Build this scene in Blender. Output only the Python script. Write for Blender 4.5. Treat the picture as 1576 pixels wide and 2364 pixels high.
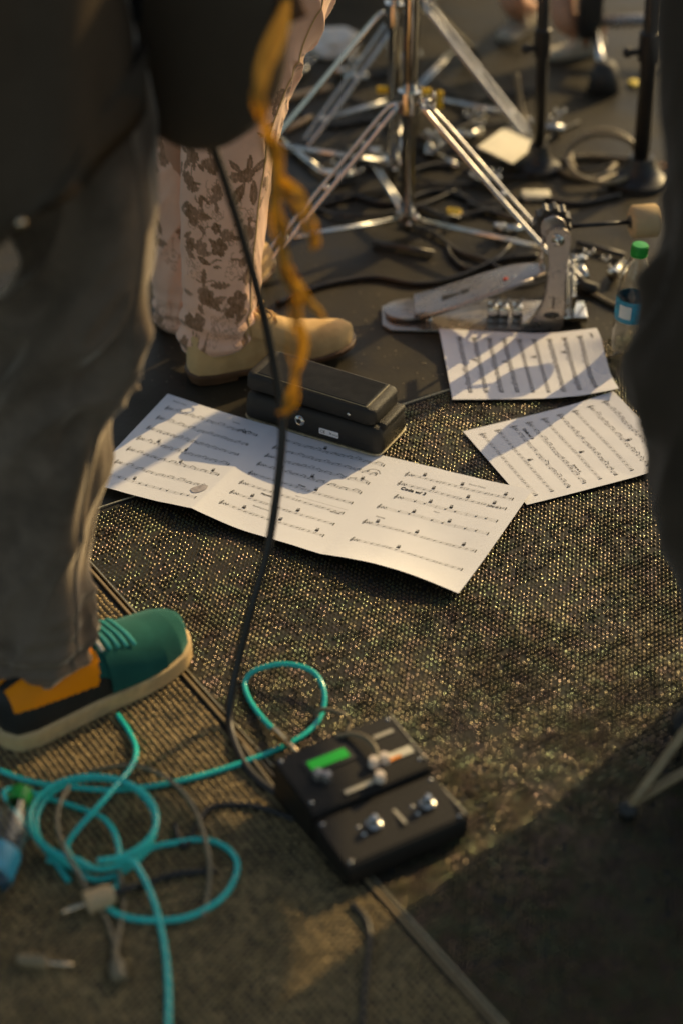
import bpy, bmesh, math, random
import numpy as np
from mathutils import Vector, noise

for o in list(bpy.data.objects):
    bpy.data.objects.remove(o)
S = bpy.context.scene
COL = S.collection
random.seed(11)
RNG = np.random.default_rng(7)
R = math.radians

# ------------------------------------------------------------------ camera
CAM_H, PITCH, FPX, IW, IH = 1.715, R(35), 4600.0, 1576, 2364
cd = bpy.data.cameras.new('camera')
cam = bpy.data.objects.new('camera', cd)
COL.objects.link(cam)
cam.location = (0, 0, CAM_H)
cam.rotation_euler = (math.pi / 2 - PITCH, 0, 0)
cd.sensor_fit = 'VERTICAL'
cd.sensor_height = 36.0
cd.sensor_width = 24.0
cd.lens = FPX / IH * 36.0
cd.clip_start, cd.clip_end = 0.05, 300
cd.dof.use_dof = True
cd.dof.focus_distance = 2.98
cd.dof.aperture_fstop = 1.7
cd.dof.aperture_blades = 0
S.camera = cam

# ------------------------------------------------------------------ light
SUN_AZ, SUN_EL = R(41), R(26)
w = bpy.data.worlds.new('World')
S.world = w
w.use_nodes = True
nt = w.node_tree
bg = nt.nodes['Background']
sky = nt.nodes.new('ShaderNodeTexSky')
sky.sky_type = 'NISHITA'
sky.sun_disc = False
sky.sun_elevation = SUN_EL
sky.sun_rotation = SUN_AZ
sky.dust_density = 2.0
nt.links.new(sky.outputs[0], bg.inputs[0])
bg.inputs[1].default_value = 0.138
sd = bpy.data.lights.new('sun', 'SUN')
sd.energy = 4.0
sd.angle = R(0.6)
sd.color = (1.0, 0.77, 0.44)
sun = bpy.data.objects.new('sun', sd)
COL.objects.link(sun)
LDIR = Vector((math.sin(SUN_AZ) * math.cos(SUN_EL), math.cos(SUN_AZ) * math.cos(SUN_EL), math.sin(SUN_EL)))
sun.rotation_euler = LDIR.to_track_quat('Z', 'Y').to_euler()
sun.location = (3, 5, 4)

S.view_settings.view_transform = 'Standard'
S.view_settings.look = 'None'
S.view_settings.gamma = 1
S.view_settings.exposure = 0.02
S.view_settings.use_white_balance = True
S.view_settings.white_balance_temperature = 7900
S.view_settings.white_balance_tint = 6
S.render.engine = 'CYCLES'
S.cycles.use_denoising = True
S.cycles.denoiser = 'OPENIMAGEDENOISE'
S.cycles.denoising_input_passes = 'RGB_ALBEDO'
S.cycles.denoising_prefilter = 'ACCURATE'
S.cycles.use_adaptive_sampling = False
S.cycles.sample_clamp_direct = 14
S.cycles.blur_glossy = 0.6
S.cycles.max_bounces = 8
S.cycles.sample_clamp_indirect = 3

# ------------------------------------------------------------------ helpers
def ray(px, py):
    u = (px - IW / 2) / FPX
    v = (py - IH / 2) / FPX
    return np.array([u, math.cos(PITCH) - v * math.sin(PITCH), -math.sin(PITCH) - v * math.cos(PITCH)])

def G(px, py, z=0.0):                      # surveyed point at height z
    d = ray(px, py)
    t = (z - CAM_H) / d[2]
    return np.array([0, 0, CAM_H]) + t * d

def D(px, py, Y):                          # surveyed point at distance Y along the stage
    d = ray(px, py)
    return np.array([0, 0, CAM_H]) + d * (Y / d[1])

ORG = {}

def setp(o, label=None, cat=None, group=None, kind=None):
    if label: o['label'] = label
    if cat: o['category'] = cat
    if group: o['group'] = group
    if kind: o['kind'] = kind
    return o

def thing(name, loc, label, cat, group=None):
    e = bpy.data.objects.new(name, None)
    e.empty_display_size = 0.05
    COL.objects.link(e)
    e.location = tuple(float(x) for x in loc)
    ORG[e.name] = np.array(loc, float)
    return setp(e, label, cat, group)

def put(name, vf, mat, parent=None, smooth=True, label=None, cat=None, group=None, kind=None, origin=None, auto=None):
    v, f = vf
    v = np.asarray(v, float).reshape(-1, 3)
    if parent is not None:
        org = ORG[parent.name]
    elif origin is not None:
        org = np.array(origin, float)
    else:
        org = np.array([v[:, 0].mean(), v[:, 1].mean(), v[:, 2].min()])
    me = bpy.data.meshes.new(name)
    me.from_pydata((v - org).tolist(), [], [list(map(int, x)) for x in f])
    me.validate()
    me.update()
    if smooth:
        me.polygons.foreach_set('use_smooth', [True] * len(me.polygons))
        if auto is not None:
            me.set_sharp_from_angle(angle=R(auto))
    if mat is not None:
        me.materials.append(mat)
    o = bpy.data.objects.new(name, me)
    COL.objects.link(o)
    if parent is not None:
        o.parent = parent
    else:
        o.location = tuple(org)
    ORG[o.name] = org
    return setp(o, label, cat, group, kind)

def join(*vfs):
    V, F, n = [], [], 0
    for v, f in vfs:
        v = np.asarray(v, float).reshape(-1, 3)
        V.append(v)
        F += [[i + n for i in x] for x in f]
        n += len(v)
    return np.concatenate(V), F

def xf(vf, M=None, t=(0, 0, 0)):
    v, f = vf
    v = np.asarray(v, float)
    if M is not None:
        v = v @ np.array(M, float).T
    return v + np.array(t, float), f

def frame(yaw, origin, pitch=0.0, roll=0.0):
    cz, sz = math.cos(yaw), math.sin(yaw)
    cp, sp = math.cos(pitch), math.sin(pitch)
    cr, sr = math.cos(roll), math.sin(roll)
    Rz = np.array([[cz, -sz, 0], [sz, cz, 0], [0, 0, 1]])
    Ry = np.array([[cp, 0, -sp], [0, 1, 0], [sp, 0, cp]])
    Rx = np.array([[1, 0, 0], [0, cr, -sr], [0, sr, cr]])
    M = Rz @ Ry @ Rx
    return lambda vf: xf(vf, M, origin)

def catmull(pts, n=10, closed=False):
    p = np.asarray(pts, float)
    if closed:
        q = np.concatenate([p[-1:], p, p[:2]])
    else:
        q = np.concatenate([2 * p[:1] - p[1:2], p, 2 * p[-1:] - p[-2:-1]])
    out = []
    for i in range(len(q) - 3):
        a, b, c, d = q[i:i + 4]
        for k in range(n):
            t = k / n
            out.append(0.5 * (2 * b + (c - a) * t + (2 * a - 5 * b + 4 * c - d) * t * t + (3 * b - a - 3 * c + d) * t ** 3))
    if not closed:
        out.append(p[-1])
    return np.array(out)

def tube(pts, r, sides=8, closed=False, cap=True, flat=1.0, up=(0, 0, 1)):
    p = np.asarray(pts, float)
    n = len(p)
    r = np.full(n, r) if np.isscalar(r) else np.asarray(r, float)
    if closed:
        T = np.roll(p, -1, 0) - np.roll(p, 1, 0)
    else:
        T = np.gradient(p, axis=0)
    T /= np.linalg.norm(T, axis=1)[:, None] + 1e-12
    N = np.zeros_like(p)
    ref = np.array(up, float)
    if abs(T[0] @ ref) > 0.95:
        ref = np.array([1.0, 0, 0])
    a = np.cross(T[0], ref)
    a /= np.linalg.norm(a)
    N[0] = a
    for i in range(1, n):
        a = a - T[i] * (a @ T[i])
        a /= np.linalg.norm(a) + 1e-12
        N[i] = a
    B = np.cross(T, N)
    th = np.arange(sides) * 2 * math.pi / sides
    V = p[:, None, :] + r[:, None, None] * (np.cos(th)[None, :, None] * N[:, None, :] + flat * np.sin(th)[None, :, None] * B[:, None, :])
    V = V.reshape(-1, 3)
    F = []
    m = n if closed else n - 1
    for i in range(m):
        j = (i + 1) % n
        for k in range(sides):
            l = (k + 1) % sides
            F.append([i * sides + k, i * sides + l, j * sides + l, j * sides + k])
    if cap and not closed:
        F.append(list(range(sides))[::-1])
        F.append(list(range((n - 1) * sides, n * sides)))
    return V, F

def rod(a, b, r, sides=12):
    a = np.array(a, float)
    b = np.array(b, float)
    return tube([a, a + (b - a) * 0.5, b], r, sides)

def lathe(prof, seg=24):
    V, F = [], []
    n = len(prof)
    for i in range(seg):
        a = 2 * math.pi * i / seg
        for r, z in prof:
            V.append((r * math.cos(a), r * math.sin(a), z))
    for i in range(seg):
        j = (i + 1) % seg
        for k in range(n - 1):
            F.append([i * n + k, j * n + k, j * n + k + 1, i * n + k + 1])
    return np.array(V), F

def box(sx, sy, sz, c=(0, 0, 0), bev=0.0, seg=2):
    bm = bmesh.new()
    bmesh.ops.create_cube(bm, size=1)
    for v in bm.verts:
        v.co = (v.co.x * sx + c[0], v.co.y * sy + c[1], v.co.z * sz + c[2])
    if bev > 0:
        bmesh.ops.bevel(bm, geom=bm.edges[:], offset=bev, segments=seg, profile=0.5, affect='EDGES')
    return bm2(bm)

def bm2(bm):
    bm.verts.index_update()
    V = np.array([v.co[:] for v in bm.verts])
    F = [[v.index for v in f.verts] for f in bm.faces]
    bm.free()
    return V, F

def prism(outline, z0, z1, bev=0.0, seg=2):
    bm = bmesh.new()
    vs = [bm.verts.new((x, y, z0)) for x, y in outline]
    f = bm.faces.new(vs)
    r = bmesh.ops.extrude_face_region(bm, geom=[f])
    for e in r['geom']:
        if isinstance(e, bmesh.types.BMVert):
            e.co.z = z1
    bmesh.ops.recalc_face_normals(bm, faces=bm.faces[:])
    if bev > 0:
        ed = [e for e in bm.edges if abs(e.verts[0].co.z - e.verts[1].co.z) < 1e-7]
        bmesh.ops.bevel(bm, geom=ed, offset=bev, segments=seg, profile=0.5, affect='EDGES')
    return bm2(bm)

def rrect(lx, ly, r, n=5):
    out = []
    for cx, cy, a0 in ((lx / 2 - r, ly / 2 - r, 0), (-lx / 2 + r, ly / 2 - r, 90), (-lx / 2 + r, -ly / 2 + r, 180), (lx / 2 - r, -ly / 2 + r, 270)):
        for k in range(n + 1):
            a = R(a0 + 90 * k / n)
            out.append((cx + r * math.cos(a), cy + r * math.sin(a)))
    return out

def loft(rings, cap0=True, cap1=True):
    rings = [np.asarray(r, float) for r in rings]
    m = len(rings[0])
    V = np.concatenate(rings)
    F = []
    for i in range(len(rings) - 1):
        for k in range(m):
            l = (k + 1) % m
            F.append([i * m + k, i * m + l, (i + 1) * m + l, (i + 1) * m + k])
    if cap0:
        F.append(list(range(m))[::-1])
    if cap1:
        F.append(list(range((len(rings) - 1) * m, len(rings) * m)))
    return V, F

def ball(c, r, seg=10, sq=(1, 1, 1)):
    prof = [(max(1e-5, math.sin(math.pi * k / seg)) * r, -math.cos(math.pi * k / seg) * r) for k in range(seg + 1)]
    v, f = lathe(prof, seg + 2)
    return v * np.array(sq) + np.array(c), f

# ------------------------------------------------------------------ materials
def mat(name, col, rough=0.5, metal=0.0, spec=0.5, var=0.0, vscale=20.0, bump=0.0, bscale=200.0, col2=None, c2scale=8.0, c2pos=(0.45, 0.6), coat=0.0, trans=0.0, emis=None, estr=0.0, ior=1.45, rvar=0.0):
    m = bpy.data.materials.new(name)
    m.use_nodes = True
    t = m.node_tree
    b = t.nodes['Principled BSDF']
    b.inputs['Roughness'].default_value = rough
    b.inputs['Metallic'].default_value = metal
    b.inputs['Specular IOR Level'].default_value = spec
    b.inputs['IOR'].default_value = ior
    b.inputs['Coat Weight'].default_value = coat
    b.inputs['Transmission Weight'].default_value = trans
    if emis:
        b.inputs['Emission Color'].default_value = (*emis, 1)
        b.inputs['Emission Strength'].default_value = estr
    tc = t.nodes.new('ShaderNodeTexCoord')
    src = None
    base = t.nodes.new('ShaderNodeRGB')
    base.outputs[0].default_value = (*col, 1)
    src = base.outputs[0]
    if col2 is not None:
        n2 = t.nodes.new('ShaderNodeTexNoise')
        n2.inputs['Scale'].default_value = c2scale
        n2.inputs['Detail'].default_value = 6
        n2.inputs['Roughness'].default_value = 0.65
        t.links.new(tc.outputs['Object'], n2.inputs['Vector'])
        rp = t.nodes.new('ShaderNodeValToRGB')
        rp.color_ramp.elements[0].position = c2pos[0]
        rp.color_ramp.elements[1].position = c2pos[1]
        t.links.new(n2.outputs['Fac'], rp.inputs['Fac'])
        mx = t.nodes.new('ShaderNodeMixRGB')
        t.links.new(rp.outputs[0], mx.inputs[0])
        t.links.new(src, mx.inputs[1])
        mx.inputs[2].default_value = (*col2, 1)
        src = mx.outputs[0]
    if var > 0 or rvar > 0:
        n1 = t.nodes.new('ShaderNodeTexNoise')
        n1.inputs['Scale'].default_value = vscale
        n1.inputs['Detail'].default_value = 8
        n1.inputs['Roughness'].default_value = 0.6
        t.links.new(tc.outputs['Object'], n1.inputs['Vector'])
        if var > 0:
            mr = t.nodes.new('ShaderNodeMapRange')
            mr.inputs[1].default_value = 0.25
            mr.inputs[2].default_value = 0.75
            mr.inputs[3].default_value = 1 - var
            mr.inputs[4].default_value = 1 + var
            t.links.new(n1.outputs['Fac'], mr.inputs[0])
            ml = t.nodes.new('ShaderNodeVectorMath')
            ml.operation = 'SCALE'
            t.links.new(src, ml.inputs[0])
            t.links.new(mr.outputs[0], ml.inputs['Scale'])
            src = ml.outputs[0]
        if rvar > 0:
            mr2 = t.nodes.new('ShaderNodeMapRange')
            mr2.inputs[1].default_value = 0.3
            mr2.inputs[2].default_value = 0.7
            mr2.inputs[3].default_value = max(0.03, rough - rvar)
            mr2.inputs[4].default_value = min(1, rough + rvar)
            t.links.new(n1.outputs['Fac'], mr2.inputs[0])
            t.links.new(mr2.outputs[0], b.inputs['Roughness'])
    t.links.new(src, b.inputs['Base Color'])
    if bump > 0:
        nb = t.nodes.new('ShaderNodeTexNoise')
        nb.inputs['Scale'].default_value = bscale
        nb.inputs['Detail'].default_value = 4
        t.links.new(tc.outputs['Object'], nb.inputs['Vector'])
        bp = t.nodes.new('ShaderNodeBump')
        bp.inputs['Strength'].default_value = bump
        bp.inputs['Distance'].default_value = 0.002
        t.links.new(nb.outputs['Fac'], bp.inputs['Height'])
        t.links.new(bp.outputs[0], b.inputs['Normal'])
    return m

M = {}
M['floor'] = mat('stage_floor', (0.015, 0.0125, 0.0085), 0.5, spec=0.28, var=0.45, vscale=5, bump=0.35, bscale=160, col2=(0.045, 0.035, 0.019), c2scale=1.6, c2pos=(0.4, 0.75), rvar=0.15)
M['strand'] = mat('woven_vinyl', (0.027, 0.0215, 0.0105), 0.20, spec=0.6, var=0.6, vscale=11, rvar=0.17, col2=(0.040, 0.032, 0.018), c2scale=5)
M['matbase'] = mat('mat_backing', (0.010, 0.009, 0.007), 0.8, var=0.3)
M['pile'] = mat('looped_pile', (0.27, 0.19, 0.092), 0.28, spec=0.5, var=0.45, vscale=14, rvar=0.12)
M['trim'] = mat('worn_trim', (0.30, 0.215, 0.115), 0.5, var=0.35, vscale=30, bump=0.3)
M['paper'] = mat('paper', (0.74, 0.745, 0.785), 0.7, spec=0.25, var=0.04, vscale=9, bump=0.10, bscale=35)
M['ink'] = mat('printed_ink', (0.030, 0.027, 0.030), 0.7, spec=0.2, var=0.2)
M['stain'] = mat('grey_smudge', (0.36, 0.33, 0.34), 0.8, var=0.4, vscale=150)
M['chrome'] = mat('chrome', (0.58, 0.57, 0.53), 0.17, 1.0, var=0.12, vscale=30, rvar=0.08)
M['castmetal'] = mat('cast_aluminium', (0.38, 0.345, 0.32), 0.30, 0.8, var=0.15, vscale=40, bump=0.12, bscale=300, rvar=0.1)
M['darkmetal'] = mat('dark_hardware', (0.06, 0.056, 0.05), 0.4, 0.4, var=0.3, vscale=30)
M['blackmetal'] = mat('black_coated_steel', (0.022, 0.021, 0.020), 0.38, 0.0, spec=0.5, var=0.3, vscale=40, rvar=0.1)
M['crinkle'] = mat('crinkle_black_paint', (0.018, 0.0165, 0.0135), 0.45, 0.0, spec=0.45, bump=0.6, bscale=900, var=0.2)
M['rubber'] = mat('black_rubber', (0.028, 0.027, 0.025), 0.6, var=0.25, bump=0.15)
M['ridge'] = mat('worn_rubber_ridge', (0.085, 0.076, 0.060), 0.4, spec=0.5, var=0.4, vscale=60)
M['wearedge'] = mat('worn_edge', (0.50, 0.44, 0.30), 0.4, 0.6, var=0.5, vscale=250)
M['cable'] = mat('black_cable', (0.024, 0.022, 0.020), 0.42, spec=0.5, var=0.3)
M['greycable'] = mat('dusty_cable', (0.21, 0.165, 0.10), 0.5, var=0.3)
M['teal'] = mat('teal_cable_jacket', (0.004, 0.56, 0.50), 0.18, spec=0.55, var=0.12, vscale=25)
M['brass'] = mat('plug_metal', (0.80, 0.62, 0.42), 0.25, 1.0, var=0.1)
M['jeans'] = mat('grey_brown_denim', (0.185, 0.135, 0.096), 0.85, spec=0.15, var=0.22, vscale=12, bump=0.35, bscale=700, col2=(0.120, 0.088, 0.063), c2scale=7)
M['blacktrouser'] = mat('black_cloth', (0.062, 0.046, 0.033), 0.9, spec=0.12, var=0.25, vscale=10, bump=0.3, bscale=500)
M['shirt'] = mat('dark_jersey', (0.085, 0.062, 0.042), 0.9, spec=0.1, var=0.2, vscale=8, bump=0.3, bscale=600)
M['skin'] = mat('skin', (0.50, 0.27, 0.17), 0.5, spec=0.4, var=0.1, vscale=12, bump=0.1)
M['suede'] = mat('tan_suede', (0.62, 0.42, 0.20), 0.92, spec=0.12, var=0.12, vscale=18, bump=0.25, bscale=700, col2=(0.46, 0.30, 0.135), c2scale=14, c2pos=(0.5, 0.72))
M['leathersole'] = mat('brown_leather_sole', (0.11, 0.055, 0.026), 0.5, var=0.3, vscale=30)
M['tealsuede'] = mat('teal_suede', (0.008, 0.085, 0.070), 0.9, spec=0.15, var=0.16, vscale=30, bump=0.25, bscale=700)
M['teallace'] = mat('teal_lace', (0.02, 0.34, 0.33), 0.75, var=0.15, bump=0.3, bscale=900)
M['whitelace'] = mat('white_lace', (0.62, 0.60, 0.54), 0.75, var=0.1)
M['orange'] = mat('orange_leather', (1.0, 0.29, 0.006), 0.55, spec=0.3, var=0.06, vscale=25)
M['blackleather'] = mat('black_leather', (0.022, 0.021, 0.019), 0.55, spec=0.35, var=0.2)
M['gumsole'] = mat('cream_rubber_sole', (0.66, 0.45, 0.22), 0.7, spec=0.3, var=0.14, vscale=30, col2=(0.42, 0.30, 0.16), c2scale=26, c2pos=(0.5, 0.75), bump=0.15)
M['ribbon'] = mat('orange_strap_tail', (0.55, 0.35, 0.08), 0.8, spec=0.2, var=0.25, vscale=18)
M['strap'] = mat('brown_strap', (0.16, 0.075, 0.035), 0.75, var=0.2)
M['guitar'] = mat('dark_guitar_lacquer', (0.085, 0.063, 0.043), 0.6, spec=0.2, var=0.1)
M['maple'] = mat('neck_wood', (0.30, 0.17, 0.07), 0.45, var=0.2)
M['greencap'] = mat('green_plastic_cap', (0.008, 0.34, 0.05), 0.35, var=0.06)
M['label'] = mat('blue_bottle_label', (0.02, 0.26, 0.40), 0.4, var=0.3, vscale=60)
M['labelwhite'] = mat('pale_label_patch', (0.62, 0.68, 0.68), 0.4, var=0.15)
M['pet'] = mat('clear_plastic', (0.97, 0.98, 0.98), 0.04, trans=1.0, ior=1.33)
M['felt'] = mat('beige_felt', (0.52, 0.38, 0.22), 0.95, spec=0.05, var=0.1, bump=0.3)
M['yellow'] = mat('yellow_tape', (0.75, 0.46, 0.03), 0.55, var=0.12)
M['petal'] = mat('yellow_plastic', (0.78, 0.60, 0.10), 0.5, var=0.1)
M['white'] = mat('white_cotton', (0.74, 0.69, 0.62), 0.9, var=0.08, bump=0.3, bscale=300)
M['card'] = mat('pale_card', (0.68, 0.62, 0.47), 0.6, var=0.12)
M['wood'] = mat('hickory', (0.55, 0.36, 0.20), 0.5, var=0.12)
M['lcd'] = mat('green_display', (0.01, 0.20, 0.03), 0.3, emis=(0.01, 0.42, 0.035), estr=0.55)
M['panel'] = mat('pedal_paint', (0.014, 0.0115, 0.009), 0.5, spec=0.35, var=0.25, vscale=20, bump=0.1, bscale=500)
M['silverprint'] = mat('silver_print', (0.52, 0.46, 0.34), 0.4, 0.3)
M['led'] = mat('indicator_lens', (0.75, 0.62, 0.50), 0.2)
M['drumshell'] = mat('drum_wrap', (0.12, 0.02, 0.018), 0.3, coat=0.5)
M['drumhead'] = mat('drum_head', (0.7, 0.68, 0.62), 0.6)
M['cymbal'] = mat('bronze_cymbal', (0.70, 0.50, 0.22), 0.3, 1.0)
M['red'] = mat('red_cloth', (0.45, 0.05, 0.03), 0.8, var=0.1)
M['sandal'] = mat('pale_sandal', (0.40, 0.36, 0.28), 0.6, var=0.2)

def sheen(m, wgt, rgh, tint):
    b = m.node_tree.nodes['Principled BSDF']
    b.inputs['Sheen Weight'].default_value = wgt
    b.inputs['Sheen Roughness'].default_value = rgh
    b.inputs['Sheen Tint'].default_value = (*tint, 1)
sheen(M['jeans'], 1.0, 0.30, (1, 0.88, 0.72))
sheen(M['suede'], 0.5, 0.4, (1, 0.85, 0.6))
sheen(M['tealsuede'], 0.4, 0.4, (0.5, 1, 0.9))
sheen(M['blacktrouser'], 0.25, 0.4, (1, 0.9, 0.8))

def floral_mat():
    m = mat('floral_cotton', (0.84, 0.52, 0.37), 0.88, spec=0.12, var=0.12, vscale=16, bump=0.25, bscale=900)
    t = m.node_tree
    b = t.nodes['Principled BSDF']
    old = b.inputs['Base Color'].links[0].from_socket
    at = t.nodes.new('ShaderNodeAttribute')
    at.attribute_name = 'print'
    tcn = t.nodes.new('ShaderNodeTexNoise')
    tcn.inputs['Scale'].default_value = 90
    tcn.inputs['Detail'].default_value = 5
    rp = t.nodes.new('ShaderNodeMapRange')
    rp.inputs[1].default_value = 0.3
    rp.inputs[2].default_value = 0.7
    rp.inputs[3].default_value = 0.72
    rp.inputs[4].default_value = 1.0
    t.links.new(tcn.outputs['Fac'], rp.inputs[0])
    mu = t.nodes.new('ShaderNodeMath')
    mu.operation = 'MULTIPLY'
    t.links.new(at.outputs['Fac'], mu.inputs[0])
    t.links.new(rp.outputs[0], mu.inputs[1])
    mx = t.nodes.new('ShaderNodeMixRGB')
    t.links.new(mu.outputs[0], mx.inputs[0])
    t.links.new(old, mx.inputs[1])
    mx.inputs[2].default_value = (0.165, 0.082, 0.032, 1)
    t.links.new(mx.outputs[0], b.inputs['Base Color'])
    return m
M['floral'] = floral_mat()
def spec_tint(m, cols, scale):
    t = m.node_tree
    b = t.nodes['Principled BSDF']
    n_ = t.nodes.new('ShaderNodeTexNoise')
    n_.inputs['Scale'].default_value = scale
    n_.inputs['Detail'].default_value = 3
    tc = t.nodes.new('ShaderNodeTexCoord')
    t.links.new(tc.outputs['Object'], n_.inputs['Vector'])
    rp = t.nodes.new('ShaderNodeValToRGB')
    el = rp.color_ramp.elements
    el[0].position, el[1].position = 0.33, 0.68
    el[0].color = (*cols[0], 1)
    el[1].color = (*cols[2], 1)
    e_ = el.new(0.5)
    e_.color = (*cols[1], 1)
    t.links.new(n_.outputs['Fac'], rp.inputs['Fac'])
    t.links.new(rp.outputs[0], b.inputs['Specular Tint'])
spec_tint(M['strand'], ((0.62, 1.0, 0.50), (1.0, 0.80, 0.40), (1.0, 0.55, 0.55)), 34)  # green and pink lens fringes of the glints put into the specular tint
spec_tint(M['pile'], ((1.0, 0.85, 0.45), (1.0, 0.80, 0.42), (1.0, 0.74, 0.40)), 7)
def translucent(m, amount, col):
    t = m.node_tree
    b = t.nodes['Principled BSDF']
    out = t.nodes['Material Output']
    tl_ = t.nodes.new('ShaderNodeBsdfTranslucent')
    tl_.inputs['Color'].default_value = (*col, 1)
    mx = t.nodes.new('ShaderNodeMixShader')
    mx.inputs[0].default_value = amount
    t.links.new(b.outputs[0], mx.inputs[1])
    t.links.new(tl_.outputs[0], mx.inputs[2])
    t.links.new(mx.outputs[0], out.inputs['Surface'])
translucent(M['ribbon'], 0.6, (0.82, 0.56, 0.15))
sheen(M['floral'], 0.5, 0.4, (1, 0.9, 0.8))

# ================================================================== STAGE FLOOR
n = 40
gx = np.linspace(-30, 30, 31)
V = [(x, y, 0) for y in gx + 5 for x in gx]
F = [[j * 31 + i, j * 31 + i + 1, (j + 1) * 31 + i + 1, (j + 1) * 31 + i] for j in range(30) for i in range(30)]
put('stage_floor', (V, F), M['floor'], smooth=False, kind='structure', origin=(0, 0, 0), label='dark scuffed stage floor', cat='floor')

# woven mat: corner, side directions
MC = np.array([-0.423, 2.412])
E1 = np.array([0.845, 0.535]); E1 /= np.linalg.norm(E1)
E2 = np.array([0.535, -0.845]); E2 /= np.linalg.norm(E2)
def quad_sheet(c, a, b, z):
    p = [c, c + a, c + a + b, c + b]
    return [(q[0], q[1], z) for q in p]
main = thing('woven_mat', (MC[0], MC[1], 0), 'large dark woven vinyl mat under the taped music pages', 'mat')
def slab(c, a, b, z0, z1):
    lo = quad_sheet(c, a, b, z0); hi = quad_sheet(c, a, b, z1)
    return np.array(lo + hi), [[4, 7, 6, 5], [0, 4, 5, 1], [1, 5, 6, 2], [2, 6, 7, 3], [3, 7, 4, 0]]
put('backing', slab(MC, E1 * 2.0, E2 * 1.5, 0.0005, 0.004), M['matbase'], main, smooth=False)

def in_view(x, y, m=0.16):
    return (y > 1.40) & (y < 3.7) & (np.abs(x) < 0.178 * y + 0.02 + m)

def scatter_mesh(px, py, pz, tv, tf, ang, sx, sy, sz):
    """merge many copies of a template (tv, tf) into one mesh"""
    n, k = len(px), len(tv)
    c, s = np.cos(ang)[:, None], np.sin(ang)[:, None]
    X = tv[None, :, 0] * sx[:, None]
    Y = tv[None, :, 1] * sy[:, None]
    Z = tv[None, :, 2] * sz[:, None]
    W = np.stack([X * c - Y * s + px[:, None], X * s + Y * c + py[:, None], Z + pz[:, None]], -1).reshape(-1, 3)
    tf = np.array(tf)
    Fq = (tf[None] + (np.arange(n) * k)[:, None, None]).reshape(-1, tf.shape[1])
    return W, Fq

def fast_mesh(name, W, Fq, material, parent, kind):
    org = ORG[parent.name]
    me = bpy.data.meshes.new(name)
    W = (W - org).astype(np.float32)
    me.vertices.add(len(W))
    me.vertices.foreach_set('co', W.ravel())
    nf, k = Fq.shape
    me.loops.add(nf * k)
    me.loops.foreach_set('vertex_index', Fq.astype(np.int32).ravel())
    me.polygons.add(nf)
    me.polygons.foreach_set('loop_start', (np.arange(nf) * k).astype(np.int32))
    me.update()
    me.validate()
    me.polygons.foreach_set('use_smooth', np.ones(nf, bool))
    me.materials.append(material)
    o = bpy.data.objects.new(name, me)
    COL.objects.link(o)
    o.parent = parent
    o['kind'] = kind
    return o

def vnoise(x, y, sc, seed):
    return np.array([noise.noise((a * sc + seed, b * sc - seed, seed * 1.7)) for a, b in zip(x, y)])

# strands lie nearly along the stage, in offset columns
PX, PYp = 0.0056, 0.0098
az = R(-7)
cols = np.arange(-260, 330)
rows = np.arange(-10, 300)
ii, jj = np.meshgrid(cols, rows)
ii = ii.ravel(); jj = jj.ravel()
lx = ii * PX
ly = jj * PYp + (ii % 2) * PYp * 0.5
x = lx * math.cos(az) - ly * math.sin(az)
y = 1.3 + lx * math.sin(az) + ly * math.cos(az)
rel = np.stack([x - MC[0], y - MC[1]], -1)
s1 = rel @ E1
s2 = rel @ E2
k = in_view(x, y) & (s1 > 0.0015) & (RNG.uniform(0, 1, len(x)) > 0.015) & (s2 > 0.006) & (s1 < 1.99) & (s2 < 1.49)
x, y = x[k], y[k]
nn = len(x)
tv, tf = [], []
for b, (yy, sc) in enumerate(((-0.5, 0.0), (-0.28, 0.82), (0.0, 1.0), (0.28, 0.82), (0.5, 0.0))):
    for a in (-1, -0.55, 0, 0.55, 1):
        tv.append((a * 0.5, yy, sc * math.sqrt(max(0, 1 - a * a))))
for b in range(4):
    for a in range(4):
        tf.append([b * 5 + a, b * 5 + a + 1, (b + 1) * 5 + a + 1, (b + 1) * 5 + a])
tv = np.array(tv)
lowf = vnoise(x, y, 14, 3.1)
wear = vnoise(x, y, 45, 8.3)
ang = az + RNG.normal(0, 0.13, nn) + 0.3 * lowf
sx = np.full(nn, 0.0048) * (1 + RNG.normal(0, 0.07, nn))
sy = np.full(nn, 0.0084) * (1 + RNG.normal(0, 0.07, nn))
patch = vnoise(x, y, 9, 5.5)
sz = 0.0021 * (1 + RNG.normal(0, 0.34, nn) + 0.7 * wear + 0.8 * patch)
sz = np.clip(sz, 0.0006, 0.0042)
W, Fq = scatter_mesh(x + RNG.normal(0, 0.0003, nn), y + RNG.normal(0, 0.0005, nn), np.full(nn, 0.0038), tv, tf, ang, sx, sy, sz)
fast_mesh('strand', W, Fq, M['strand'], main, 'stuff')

# second, coarser mat on the near side of the joint
M2C = MC + E2 * 0.0 - E1 * 0.012
coarse = thing('looped_mat', (M2C[0], M2C[1], 0), 'coarse brown looped mat beneath the coiled teal cable', 'mat')
put('backing', slab(M2C - E1 * 1.2, E1 * 1.2, E2 * 1.6, 0.0005, 0.0035), M['matbase'], coarse, smooth=False)
P2 = 0.0084
ii, jj = np.meshgrid(np.arange(-190, 10), np.arange(-5, 240))
ii = ii.ravel(); jj = jj.ravel()
la = ii * P2
lb = jj * P2 * 0.9 + (ii % 2) * P2 * 0.45
x = M2C[0] + E1[0] * la + E2[0] * lb
y = M2C[1] + E1[1] * la + E2[1] * lb
k = in_view(x, y) & (la < -0.004) & (lb > 0.004)
x, y = x[k], y[k]
nn = len(x)
tv, tf = [], []
for r_, z_ in ((1.0, 0), (0.85, 0.55), (0.45, 0.92), (0.12, 1.0)):
    for a in range(7):
        tv.append((r_ * math.cos(a * 2 * math.pi / 7), r_ * math.sin(a * 2 * math.pi / 7), z_))
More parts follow.
